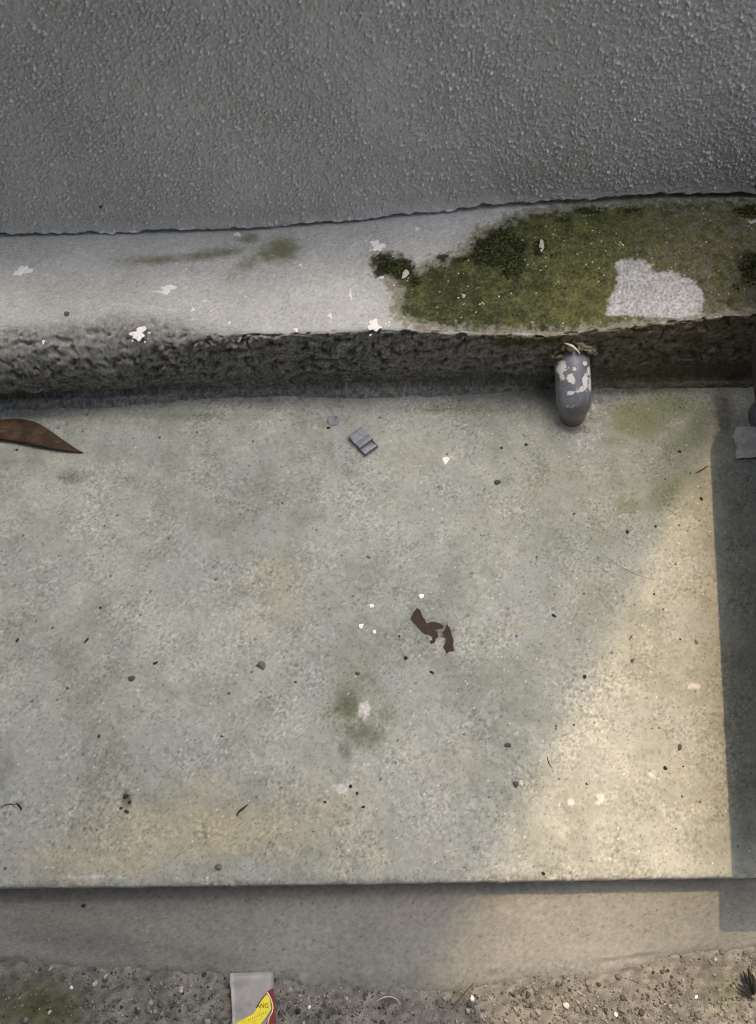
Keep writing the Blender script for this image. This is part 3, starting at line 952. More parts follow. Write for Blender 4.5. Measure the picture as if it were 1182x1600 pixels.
def build_pipe():
    B = at(893, 655)
    x0, yB = B[0], B[1]
    yf = float(bot_y(np.array([x0]))[0])
    zt = 0.088
    root = empty('drain_pipe', (x0, yB, 0.0))
    c1 = bez((x0 + 0.001, yf + 0.05, zt + 0.012), (x0, yf + 0.02, zt + 0.008), (x0, yf - 0.004, zt - 0.002), 8)
    c2 = bez((x0, yf - 0.004, zt - 0.002), (x0, yB - 0.004, zt - 0.022), (x0, yB, 0.034), 20)[1:]
    c3 = np.array([(x0, yB + 0.0005, 0.028), (x0, yB + 0.001, 0.020), (x0, yB + 0.002, 0.010), (x0, yB + 0.002, 0.0), (x0, yB + 0.002, -0.012)])
    xt = at(896, 572, 0.085)[0]
    pts = np.concatenate([c1, c2, c3])
    pts[:, 0] = xt + (x0 - xt) * sstep(0.085, 0.0, pts[:, 2])
    rad = [0.0262] * (len(c1) + len(c2) - 6) + [0.0261, 0.0259, 0.0255, 0.0248, 0.0238, 0.0226] + [0.0215, 0.0205, 0.0195, 0.0185, 0.018]

    def pa(V):
        U, Vv = image_px(V[:, 0], V[:, 1], V[:, 2])
        paint = blobs(U, Vv, [(877, 575, 9, 13, .95), (878, 588, 5, 8, .8), (892, 592, 7, 10, .9), (915, 597, 5, 13, .95), (908, 608, 12, 6, .75, -25), (920, 580, 4, 9, .8), (898, 577, 4, 4, .7), (914, 568, 4, 3, .95), (892, 614, 12, 5, .55), (893, 635, 9, 3, .6), (922, 600, 3, 12, .9), (862, 576, 3, 4, .8)])
        mud = blobs(U, Vv, [(896, 660, 30, 16, 1.0), (905, 590, 12, 10, .55), (880, 640, 14, 12, .5), (915, 650, 10, 20, .7)])
        return {'paint': paint, 'mud': mud}
    # dense rings so that the flakes have a crisp outline
    from_pts = []; rr = []
    for i in range(len(pts) - 1):
        for k in range(3):
            t = k / 3
            from_pts.append(pts[i] * (1 - t) + pts[i + 1] * t); rr.append(rad[i] * (1 - t) + rad[i + 1] * t)
    from_pts.append(pts[-1]); rr.append(rad[-1])
    tube('pipe_body', from_pts, rr, pipe_mat(), root, 72, True, pa)
    # ragged mortar collar where it leaves the ledge
    V, F = ICO3
    rr_ = np.random.default_rng(4)
    vv = []; ff = []
    cnt = 0
    for q in range(60):
        a = -0.25 + (math.pi + 0.5) * q / 59
        cx, cz = math.cos(a) * rr_.uniform(0.027, 0.034), math.sin(a) * rr_.uniform(0.025, 0.032)
        s = rr_.uniform(0.0022, 0.0058)
        S_ = stone_verts(V, 40 + q, 0.08) * np.array([s * 1.3, s * 1.1, s])
        vv.append(S_ + np.array([xt + cx, yf - 0.010 + rr_.normal(0, 0.004) - 0.006 * math.sin(a), zt + 0.001 + cz])); ff.append(F + cnt); cnt += len(V)
    mesh_obj('mortar_collar', np.concatenate(vv), np.concatenate(ff), M_MOSSY, root)
    vv = []; ff = []; cnt = 0
    for q in range(46):
        a = -2.9 + 3.9 * q / 45
        rad_ = 0.021 + rr_.uniform(-0.002, 0.016) * (0.35 + 0.65 * max(0.0, math.cos(a - 0.2)))
        s = rr_.uniform(0.0022, 0.0058)
        S_ = stone_verts(V, 140 + q, 0.08) * np.array([s * 1.2, s * 1.2, s * 0.7])
        vv.append(S_ + np.array([x0 + math.cos(a) * rad_, yB + math.sin(a) * rad_, 0.002])); ff.append(F + cnt); cnt += len(V)
    mesh_obj('foot_mortar', np.concatenate(vv), np.concatenate(ff), simple_mat('grey mortar', (0.33, 0.325, 0.29), 0.9, 0.35, 150, 0.2, 0.0015), root)
    tag(root, 'grey plastic elbow pipe with flaking white paint, coming out of the ledge face', 'pipe')
    # pale sliver caught on the collar
    zc = zt + 0.038
    s0, s1, s2 = at(881, 536, zc), at(896, 538, zc + 0.004), at(907, 553, zc - 0.004)
    o = tube('bark_sliver', bez(s0, s1, s2, 9), [0.0004, .0009, .0013, .0016, .0017, .0016, .0013, .0010, .0005], M_CREAM, None, 8)
    tag(o, 'thin curved cream sliver lying across the top of the pipe', 'sliver')


build_pipe()


# ------------------------------------------------------------------ brown leaf at the left edge
def build_leaf():
    n = NT('dry brown leaf')
    c = n.mix((0.022, 0.013, 0.006), (0.070, 0.042, 0.018), n.ss(n.noise(60, 5, 0.65), 0.35, 0.7))
    c = n.mix(c, (0.16, 0.11, 0.06), n.ss(n.noise(75, 4, 0.7), 0.62, 0.75, 0, 0.7))
    m = n.done(c, 0.62, n.bump(n.noise(160, 4), 0.0012), 0.35)
    up = [(-95, 690), (-70, 676), (-40, 664), (-10, 658), (20, 655), (45, 656.5), (66, 664), (85, 678), (105, 692), (120, 702), (131, 708.5)]
    lo = [(-95, 692), (-70, 692), (-40, 690), (-10, 689), (20, 692), (45, 697), (66, 701.5), (85, 705), (105, 707.5), (120, 708.8), (131, 709)]
    A = at([p[0] for p in up], [p[1] for p in up]); B_ = at([p[0] for p in lo], [p[1] for p in lo])
    t = np.linspace(0, 10, 61); k = np.arange(11)
    A = np.stack([np.interp(t, k, A[:, i]) for i in range(3)], 1); B_ = np.stack([np.interp(t, k, B_[:, i]) for i in range(3)], 1)
    for _ in range(14):
        for E in (A, B_):
            E[1:-1] = 0.25 * E[:-2] + 0.5 * E[1:-1] + 0.25 * E[2:]
    nw = 13
    w = np.linspace(0, 1, nw)
    G = A[:, None] * (1 - w)[None, :, None] + B_[:, None] * w[None, :, None]
    tt = t / 10
    lift = 0.0010 + (0.0065 * w ** 1.6)[None] * np.sin(math.pi * np.clip(tt * 0.95 + .02, 0, 1))[:, None] + 0.0012 * np.sin(math.pi * tt)[:, None]
    G[:, :, 2] = lift + 0.0010 * np.sin(w * math.pi * 2)[None] + 0.0006
    nr = len(t)
    root = empty('dead_leaf', tuple(G[30, 6] * np.array([1, 1, 0])))
    top = G.reshape(-1, 3); bot = top - np.array([0, 0, 0.0003])
    f = grid_faces(nr, nw)
    N = nr * nw
    ring = [i * nw for i in range(nr)] + [(nr - 1) * nw + j for j in range(1, nw)] + [i * nw + nw - 1 for i in range(nr - 2, -1, -1)] + [j for j in range(nw - 2, 0, -1)]
    side = np.array([[ring[i], ring[(i + 1) % len(ring)], ring[(i + 1) % len(ring)] + N, ring[i] + N] for i in range(len(ring))])
    bl = mesh_obj('blade', np.concatenate([top, bot]), np.concatenate([f[:, ::-1], f + N, side]), m, root)
    mid = [G[i, 6] + np.array([0, 0, 0.0004]) for i in range(0, 60, 3)]
    tube('midrib', mid, [0.0005 * (1 - i / 24) for i in range(len(mid))], simple_mat('leaf rib', (0.09, 0.045, 0.02), 0.6, 0.3, 200), root, 6)
    s = G[0, 6]
    tube('stalk', bez(s, s + np.array([-0.012, 0.002, 0.0]), s + np.array([-0.024, -0.003, -0.0015]), 6), 0.0009, M_STEM, root, 8)
    tag(root, 'curled dark brown dead leaf on the slab at the left edge', 'leaf')


build_leaf()


# ------------------------------------------------------------------ broken plastic clip and flat ring
def build_clip():
    z0 = slab_z(*at(566, 693)[:2])
    A = at(554, 679.5)[:2]; B_ = at(580, 706)[:2]          # along its length
    L = np.linalg.norm(B_ - A); d = (B_ - A) / L; w = np.array([-d[1], d[0]])
    C1, C2 = at(545, 688)[:2], at(563, 671)[:2]
    W = np.linalg.norm(C2 - C1) * 0.98
    if np.dot(C2 - C1, w) < 0: w = -w
    prof = [(-.02, .0050), (0.0, .0092), (.06, .0105), (.16, .0112), (.28, .0108), (.36, .0094), (.42, .0090), (.50, .0098), (.60, .0110), (.68, .0112), (.72, .0108), (.735, .0060), (.78, .0038), (.93, .0036), (.95, .0075), (1.03, .0070)]
    th = 0.0022
    nv = []
    for sgn in (0, 1):
        for t, h in prof:
            p = A + d * L * t + w * W * (sgn - 0.5)
            nv.append((p[0], p[1], z0 + h + 0.0010 * (sgn - .5)))
        for t, h in prof[::-1]:
            p = A + d * L * t + w * W * (sgn - 0.5)
            nv.append((p[0], p[1], z0 + max(h - th, 0.0002)))
    n = len(prof) * 2
    F = [(i, (i + 1) % n, n + (i + 1) % n, n + i) for i in range(n)]
    k = len(prof)
    for i in range(k - 1):
        F.append((i, 2 * k - 1 - i, 2 * k - 2 - i, i + 1)); F.append((n + i, n + i + 1, n + 2 * k - 2 - i, n + 2 * k - 1 - i))
    c = A + d * L * .5
    root = empty('plastic_clip', (c[0], c[1], z0))
    o = mesh_obj('shell', nv, F, M_PVC2, root, False)
    bv = o.modifiers.new('soft edges', 'BEVEL'); bv.width = 0.0005; bv.segments = 2
    # side walls of the broken catch
    for sgn in (-1, 1):
        q = A + d * L * 0.86 + w * W * 0.46 * sgn
        pl = [q - d * L * .10 - w * .0009, q + d * L * .15 - w * .0009, q + d * L * .15 + w * .0009, q - d * L * .10 + w * .0009]
        prism('lug', [tuple(x) for x in pl], z0 + 0.0002, z0 + 0.0082, M_PVC2, root)
    tag(root, 'broken grey plastic clip lying on the slab', 'plastic clip')
    # ring
    C = at(521, 657.5); zr = slab_z(C[0], C[1]) + 0.0006
    R0, seg = 0.0098, 40
    H = np.array([at(525.5, 653)[0] - C[0], at(525.5, 653)[1] - C[1]]) * 0.7
    V = []; F = []
    for i in range(seg):
        a = 2 * math.pi * i / seg
        e = np.array([math.cos(a), math.sin(a)])
        for (pt, z) in ((C[:2] + e * R0, zr), (C[:2] + e * R0, zr + .0016), (C[:2] + e * R0 * .9, zr + .0022), (C[:2] + H + e * .0030, zr + .0019), (C[:2] + H + e * .0026, zr)):
            V.append((pt[0], pt[1], z))
    for i in range(seg):
        j = (i + 1) % seg
        for k in range(5):
            F.append((i * 5 + k, j * 5 + k, j * 5 + (k + 1) % 5, i * 5 + (k + 1) % 5))
    rr_ = empty('flat_washer', (C[0], C[1], zr))
    mesh_obj('ring', V, F, M_PVC2, rr_, True)
    tag(rr_, 'small flat grey plastic washer near the foot of the ledge', 'washer')


build_clip()

# ------------------------------------------------------------------ brown peeled flakes in the middle of the slab
FA = [(651, 951), (656, 953), (659, 961), (664, 968), (666, 974), (674, 980), (684, 988), (685, 996), (680, 1000), (679, 1005), (673, 1006), (671, 1002), (677, 1000), (676, 994), (666, 991), (657, 985), (650, 976), (646, 970), (642, 966), (645, 960)]
FB = [(698, 971), (701, 979), (704, 984), (706, 992), (709, 1001), (708, 1010), (711, 1017), (703, 1018), (698, 1022), (694, 1014), (692, 1010), (696, 1004), (697, 998), (691, 995), (690, 990), (695, 985)]
FC = [(667, 974), (676, 972), (684, 973), (693, 978), (694, 983), (686, 983), (680, 984), (673, 979)]
for nm, P, lab in (('paint_flake', FA, 'long dark brown peeled flake with a hooked end, left of its twin'), ('paint_flake', FB, 'dark brown jagged flake standing right of the long hooked flake'), ('paint_flake', FC, 'small thin brown flake bridging the two dark brown flakes')):
    pp = pxpoly(P, 0.0)
    z = slab_z(*pp.mean(0))
    o = flake(nm, pp, z + 0.0008, 0.0012 if P is not FC else 0.0005, M_FLAKE, None, (0.02, 0.03), 0.0005, 3)
    tag(o, lab, 'flake', 'peeled brown flakes')

# ------------------------------------------------------------------ chips and pebbles one can pick out on the slab
chips = [((691, 716), (699, 714), (703, 718), (696, 727), 'white triangular paint chip on the slab right of the grey clip'),
         ((655, 929), (662, 928), (663, 933), (657, 936), 'small white chip above the brown flakes'),
         ((561, 976), (569, 975), (566, 983), (562, 982), 'white wedge chip left of the brown flakes'),
         ((583, 985), (588, 985), (588, 990), (584, 990), 'tiny white chip just below the white wedge chip'),
         ((577, 945), (584, 944), (585, 949), (579, 950), 'pale chip up and left of the brown flakes')]
for q in chips:
    pp = pxpoly(q[:4], 0.0)
    o = flake('paint_chip', pp, slab_z(*pp.mean(0)) + 0.0004, 0.0013, M_WHITE, None, (0.05, -0.04))
    tag(o, q[4], 'paint chip', 'white chips on the slab')

PEBS = [(778, 755, 6.5, 6, 30, M_PEB, 'round dark pebble below and left of the elbow pipe'),
        (408, 1040, 12, 8, -30, M_PEB2, 'largest grey pebble left of the brown flakes'),
        (793, 1165, 7, 5.5, 10, M_PEB, 'dark grey pebble right of the green stained spot'),
        (1062, 1168, 6, 6, 0, M_PEB, 'round dark pebble in the sunlit patch'),
        (850, 1365, 4.5, 3.5, 0, M_BLACK, 'black pebble at the slab front edge under the sunlit patch'),
        (343, 1355, 8, 6, 0, M_PEB2, 'grey pebble at the slab front edge on the left half'),
        (806, 1224, 5, 8, 10, M_PEB, 'upright dark pebble with pale side near the sunlight border'),
        (814, 1224, 5, 6, 0, M_OFFW, 'pale pebble touching the upright dark pebble'),
        (576, 870, 5, 3.5, -20, M_PEB2, 'small grey pebble high in the middle of the slab'),
        (634, 1028, 5, 4, 20, M_BLACK, 'black crumb just below the hooked brown flake'),
        (559, 1053, 5, 4.5, 0, M_PEB, 'dark grey pebble above the green stained spot'),
        (675, 1051, 5, 3, -20, M_BLACK, 'narrow black crumb below the brown flakes'),
        (207, 1060, 8, 5, 20, M_PEB, 'dark flat pebble left of the largest grey pebble'),
        (243, 1036, 5, 3, 25, M_BLACK, 'black crumb beside the dark flat pebble'),
        (135, 1001, 7, 2.5, 62, M_BLACK, 'black elongated seed at the left of the slab'),
        (28, 1000, 5, 2.5, 65, M_BLACK, 'black seed nearest the left edge'),
        (866, 962, 6, 2.5, -40, M_BLACK, 'black seed on the slab right of the brown flakes'),
        (914, 1057, 4, 4, 0, M_BLACK, 'black crumb at the left border of the sunlit patch'),
        (1088, 1003, 3.5, 6, 0, M_PEB2, 'grey brown pebble high in the sunlit patch'),
        (988, 1032, 6, 4, 30, M_PEB, 'dark crumb high in the middle of the sunlit patch'),
        (198, 1244, 6, 6, 0, M_BROWN, 'dark brown crumb, upper one of a cluster at lower left'),
        (203, 1254, 4, 4, 0, M_BROWN, 'dark brown crumb, right one of the lower left cluster'),
        (199, 1268, 5, 3.5, -20, M_BROWN, 'dark brown crumb, lowest of the lower left cluster'),
        (190, 1263, 4, 2.5, 0, M_BROWN, 'dark brown crumb, leftmost of the lower left cluster'),
        (131, 1415, 6, 3, -10, M_BLACK, 'black crumb on the lower cement strip at the left'),
        (513, 669, 5, 3, 30, M_BLACK, 'black crumb touching the grey washer'),
        (548, 1229, 3.5, 3.5, 0, M_BLACK, 'black crumb on the white smear'),
        (558, 1240, 3, 4, 0, M_BLACK, 'black crumb right of the white smear'),
        (508, 1253, 3, 3, 0, M_BLACK, 'black crumb below the white smear'),
        (568, 1261, 4, 3, 0, M_BLACK, 'black crumb lower right of the white smear'),
        (1040, 1200, 4, 4, 0, M_BLACK, 'black crumb left below the round pebble in the sunlight'),
        (917, 1225, 3, 3, 0, M_BLACK, 'tiny black crumb between the two pale spots'),
        (823, 695, 4, 3, 0, M_BLACK, 'black crumb below left of the elbow pipe foot'),
        (1062, 706, 3.5, 3.5, 0, M_BLACK, 'black crumb above the sunlit tip'),
        (1096, 779, 3.5, 4.5, 0, M_BLACK, 'black crumb at the narrow upper end of the sunlight'),
        (980, 832, 4, 4, 0, M_BLACK, 'black crumb below the faint green patch'),
        (1024, 823, 3, 3, 0, M_BLACK, 'tiny black crumb right of the faint green patch'),
        (105, 492, 6, 6, 0, M_PEB2, 'ledge')]
for i, (u, v, a, b, ang, m, lab) in enumerate(PEBS):
    if lab == 'ledge':
        P = at(u, v, LEDGE_H); z = ledge_z(P[0], P[1]); lab = 'small grey pebble on the ledge near its broken left corner'
    elif v > 1385:
        P = at(u, v, -STEP); z = -STEP
    else:
        P = at(u, v); z = slab_z(P[0], P[1])
    dep = abs((P - cam_pos) @ fwd) / FPX
    nm = 'pebble' if m in (M_PEB, M_PEB2, M_OFFW) else ('seed' if 'seed' in lab else 'crumb')
    o = stone(nm, P[0], P[1], z, a * dep * .9, b * dep * .9, min(a, b) * dep * 0.5, R(ang), m, 300 + i)
    tag(o, lab, nm, {'pebble': 'pebbles on the concrete', 'seed': 'black seeds on the slab', 'crumb': 'dark crumbs on the concrete'}[nm])


def strand(name, pts, r, mat, lab, cat, z=0.0, lift=0.0008, group=None):
    """thin curved strand lying on the surface"""
    P = at([p[0] for p in pts], [p[1] for p in pts], z)
    k = np.arange(len(pts)); t = np.linspace(0, len(pts) - 1, len(pts) * 4)
    Q = np.stack([np.interp(t, k, P[:, i]) for i in range(3)], 1)
    for _ in range(2):
        Q[1:-1] = 0.25 * Q[:-2] + 0.5 * Q[1:-1] + 0.25 * Q[2:]
    for q in Q:
        q[2] = (slab_z(q[0], q[1]) if z == 0.0 else z) + lift
    rad = [r * (0.45 + 0.55 * math.sin(math.pi * (i + .5) / len(Q))) for i in range(len(Q))]
    o = tube(name, Q, rad, mat, None, 8)
    return tag(o, lab, cat, group)


strand('hair', [(935, 862), (960, 880), (985, 895), (1022, 906)], 0.00025, M_BROWN, 'fine dark hair curving across the border of the sunlight', 'hair')
strand('twig', [(1086, 740), (1094, 736), (1102, 731), (1106, 728)], 0.0011, M_STEM, 'tiny forked brown twig at the sunlit tip', 'twig')
strand('dry_stem', [(370, 1275), (374, 1268), (382, 1262), (388, 1257)], 0.0013, M_BROWN, 'short dark curved stem on the lower left slab', 'stem')
strand('dry_stem', [(2, 1262), (10, 1257), (20, 1256), (24, 1262)], 0.0007, M_STEM, 'thin arched stem at the left edge of the slab', 'stem')
strand('dry_stem', [(26, 1255), (31, 1260), (34, 1266)], 0.0012, M_BLACK, 'short black stem beside the thin arched stem', 'stem')
strand('dry_stem', [(855, 1182), (857, 1192), (862, 1199)], 0.0006, M_BLACK, 'fine black bent stem left of the pale spots', 'stem')
strand('dry_stem', [(984, 1000), (988, 992)], 0.0010, M_STEM, 'short brown stem high in the sunlight', 'stem')

# scattered grit nobody could count
gx, gy, gz = [], [], []
rg = np.random.default_rng(77)
while len(gx) < 520:
    x = rg.uniform(-0.62, 0.60); y = rg.uniform(0.06, 0.73)
    if rg.random() < 0.45 + 0.55 * float(pnoise(np.array([x * 8.0]), np.array([y * 8.0]), 3)[0]) + (0.3 if y > 0.62 else 0):
        gx.append(x); gy.append(y); gz.append(slab_z(x, y))
M_GRIT = toned('mixed grit', [(0.0, (0.02, 0.02, 0.018)), (0.45, (0.045, 0.04, 0.033)), (0.62, (0.14, 0.135, 0.115)), (0.85, (0.38, 0.37, 0.33)), (1.0, (0.7, 0.69, 0.65))])
sz = np.clip(rg.gamma(2.2, 0.00042, len(gx)), 0.0005, 0.0026)
o = scatter_mesh('grit', ICO1, np.stack([gx, gy, gz], 1), sz, M_GRIT, (0.4, 0.8), rg.random(len(gx)) ** 1.2, 5)
tag(o, 'fine dark and pale grit strewn over the slab', 'grit', kind='stuff')


# ------------------------------------------------------------------ ledge: paint splashes, moss, slivers
def splash(u, v, r, spiky, seed, stretch=(1, 1), mat=None):
    P = at(u, v, LEDGE_H)
    dep = abs((P - cam_pos) @ fwd) / FPX
    rr_ = np.random.default_rng(seed)
    n = 44
    a = np.arange(n) / n * 2 * math.pi
    ra = 0.62 + 0.12 * np.sin(a * 2 + seed) + 0.10 * np.sin(a * 5 + seed * 2)
    ra += 0.16 * np.sin(a * 3 + seed * 1.7) + 0.12 * np.sin(a * 7 + seed) + spiky * 0.75 * np.where(rr_.random(n) < 0.2, rr_.uniform(0.1, 0.8, n), rr_.uniform(-0.16, 0.12, n))
    for _ in range(2): ra = np.clip(0.25 * np.roll(ra, 1) + 0.5 * ra + 0.25 * np.roll(ra, -1), 0.2, 2)
    ra *= 1.25 * r * dep
    V = [(P[0], P[1], ledge_z(P[0], P[1]) + 0.0014)]
    for k, (f, h) in enumerate(((0.6, 0.0011), (1.0, -0.0004))):
        for i in range(n):
            x = P[0] + math.cos(a[i]) * ra[i] * f * stretch[0]; y = P[1] + math.sin(a[i]) * ra[i] * f * stretch[1]
            V.append((x, y, ledge_z(x, y) + h + 0.0003 * rr_.random()))
    F = [(0, 1 + i, 1 + (i + 1) % n) for i in range(n)]
    F += [(1 + i, 1 + n + i, 1 + n + (i + 1) % n, 1 + (i + 1) % n) for i in range(n)]
    return mesh_obj('paint_splash', V, F, mat or M_WHITE, LEDGE, True)


for i, q in enumerate([(590, 384, 14, .35), (585, 508, 13, .25), (217, 519, 14, .8), (262, 452, 13, 1.0), (36, 423, 13, .8), (371, 366, 6, .3), (462, 515, 5, .3), (652, 357, 5, .4), (302, 484, 4.5, .2), (358, 505, 4, .2), (597, 434, 4, .2), (330, 486, 3, .2), (470, 415, 3.5, .4), (516, 493, 5, .4), (68, 533, 4, .2), (320, 470, 3, .2)]):
    splash(q[0], q[1], q[2], q[3], 60 + i)
for i in range(26):
    c_ = [(590, 384), (585, 508), (217, 519), (262, 452), (36, 423)][i % 5]
    splash(c_[0] + random.gauss(0, 15), c_[1] + random.gauss(0, 7), random.uniform(1.2, 2.6), .3, 120 + i)
splash(548, 460, 9, .2, 91, (0.28, 1.6))
splash(248, 456, 9, .2, 92, (1.6, 0.22))
splash(725, 462, 4.5, .1, 93, mat=M_OFFW)

xx = rg.uniform(-0.62, 0.60, 260); tt = rg.random(260)
pts = []
for x, t in zip(xx, tt):
    y = float(top_y(np.array([x]))[0]) + 0.02 + t * 0.19
    pts.append((x, y, ledge_z(x, y)))
o = scatter_mesh('paint_specks', ICO1, pts, np.clip(rg.gamma(2, 0.00045, 260), 0.0004, 0.0022), M_WHITE, (0.2, 0.4), None, 9, sink=0.6, smooth=True)
o.parent = LEDGE
o['kind'] = 'stuff'

# flakes lying on the dark algae
for pts_, lab, m in (([(628, 437), (630, 428), (634, 424), (638, 426), (640, 430), (634, 436)], 'pale jagged flake on the dark algae at its left end', M_OFFW),
                     ([(844, 378), (848, 380), (850, 390), (846, 397), (842, 390)], 'pale upright flake on the dark algae spot near the wall', M_OFFW),
                     ([(1167, 346), (1173, 348), (1181, 345), (1180, 350), (1172, 352)], 'curled white sliver on the ledge at the right edge', M_OFFW)):
    pp = pxpoly(pts_, LEDGE_H)
    o = flake('paint_flake', pp, ledge_z(*pp.mean(0)) + 0.002, 0.0010, m, None, (0.1, 0.1))
    tag(o, lab, 'flake', 'pale flakes on the ledge')

# tufted dark moss growing on the algae film
dk = (LDARK * np.clip(LMOSS, 0, 1))
dk[LV > 500] *= 0.3
prob = np.clip(dk - 0.35, 0, 1).ravel(); prob[np.abs(LX).ravel() > 0.66] = 0
idx = np.random.default_rng(5).choice(prob.size, 3200, p=prob / prob.sum())
P = np.stack([LX.ravel()[idx], LY.ravel()[idx], LZ.ravel()[idx]], 1) + np.random.default_rng(6).normal(0, 0.0008, (3200, 3)) * np.array([1, 1, 0])
M_MOSS = toned('dark moss', [(0.0, (0.010, 0.013, 0.004)), (0.6, (0.030, 0.040, 0.010)), (1.0, (0.10, 0.11, 0.026))], 0.9)
o = scatter_mesh('moss', ICO1, P, np.clip(np.random.default_rng(7).gamma(3, 0.00052, 3200), 0.0006, 0.0032), M_MOSS, (0.5, 1.0), None, 15, sink=0.5, smooth=True)
tag(o, 'dark green moss tufts growing on the damp ledge', 'moss', kind='stuff')


# ------------------------------------------------------------------ gravel along the bottom
def gravel():
    r = np.random.default_rng(15)
    def spots(N, ylo=-0.20):
        x = r.uniform(-0.66, 0.66, N * 3); y = r.uniform(ylo, 0.0, N * 3)
        U, V = image_px(x, y, x * 0 - STEP - 0.013)
        end = strip_end(x) + 0.006 * fbm(x * 25, x * 0 + 3, 44, 3)
        dens = 0.62 + 0.75 * fbm(x * 9, y * 16, 46, 3)
        dens = dens - 0.62 * blobs(U, V, [(60, 1570, 110, 60, 1.0), (1120, 1535, 60, 55, .75), (260, 1545, 24, 30, .4)])
        dens = dens * (sstep(0.008, -0.010, y - end) * 0.93 + 0.07 * (y < end + 0.025))
        k = r.random(N * 3) < dens
        x, y = x[k][:N], y[k][:N]
        return x, y
    tones = [(0.0, (0.035, 0.034, 0.028)), (0.35, (0.11, 0.108, 0.09)), (0.7, (0.20, 0.198, 0.17)), (0.95, (0.28, 0.278, 0.255)), (1.0, (0.45, 0.445, 0.425))]
    M_GRAV = toned('gravel', tones, 0.8, 400)
    x, y = spots(4600)
    s = np.clip(r.gamma(2.6, 0.00060, len(x)), 0.0010, 0.0042)
    z = ground_z(x, y)
    o = scatter_mesh('gravel', ICO2, np.stack([x, y, z], 1), s, M_GRAV, (0.5, 0.85), r.random(len(x)), 21, 20, 0.45)
    tag(o, 'mixed grey gravel lying along the bottom edge', 'gravel', kind='stuff')
    x, y = spots(13000)
    s = np.clip(r.gamma(3, 0.0004, len(x)), 0.0006, 0.0022)
    o = scatter_mesh('sand', ICO1, np.stack([x, y, ground_z(x, y)], 1), s, M_GRAV, (0.5, 0.9), r.random(len(x)) * .85, 25, 20, 0.25)
    tag(o, 'coarse sand between the gravel at the bottom edge', 'sand', kind='stuff')


gravel()
GZ = -STEP - 0.0135
for i, (u, v, a, b, m, lab) in enumerate([(113, 1543, 5, 4.5, M_WHITE, 'white pebble in the gravel at lower left'), (484, 1574, 4.5, 4, M_WHITE, 'white pebble in the gravel right of the package'), (283, 1549, 5, 4.5, M_OFFW, 'white pebble in the gravel left of the package'),
                                          (1088, 1558, 5, 4, M_WHITE, 'bright white pebble in the gravel at lower right'), (962, 1585, 5, 5, M_WHITE, 'bright white pebble at the bottom edge in the right half'), (738, 1560, 6, 5, M_WHITE, 'white pebble by the brown stem in the gravel'),
                                          (232, 1575, 10, 8, M_PEB2, 'large grey pebble left of the package'), (510, 1568, 9, 8, M_PEB2, 'large grey pebble right of the package'), (884, 1570, 9, 7, M_OFFW, 'large pale pebble at the bottom beside the loop of string'), (972, 1578, 10, 7, M_PEB2, 'large grey pebble at the bottom right of centre'), (466, 1580, 6, 7, M_BLACK, 'black pebble beside the package'), (232, 1530, 5, 4, M_BLACK, 'black pebble under the lip of the cement strip')]):
    P = at(u, v, GZ); dep = abs((P - cam_pos) @ fwd) / FPX
    o = stone('pebble', P[0], P[1], GZ, a * dep * .72, b * dep * .72, min(a, b) * dep * 0.5, 0.3 * i, m, 500 + i, None, 0.25)
    tag(o, lab, 'pebble', 'pebbles in the gravel')
strand('string', [(588, 1564), (598, 1558), (610, 1556), (620, 1560), (626, 1568)], 0.0006, M_OFFW, 'pale loop of string on the gravel', 'string', GZ, 0.006)
strand('dry_stem', [(704, 1578), (716, 1562), (728, 1548), (740, 1536)], 0.0008, M_STEM, 'thin straight brown stem on the gravel', 'stem', -STEP - 0.011, 0.004)
strand('wire', [(144, 1604), (150, 1580), (160, 1562), (178, 1545), (196, 1534), (206, 1524)], 0.0008, M_PEB2, 'thin grey wire arching over the gravel at lower left', 'wire', GZ, 0.004)


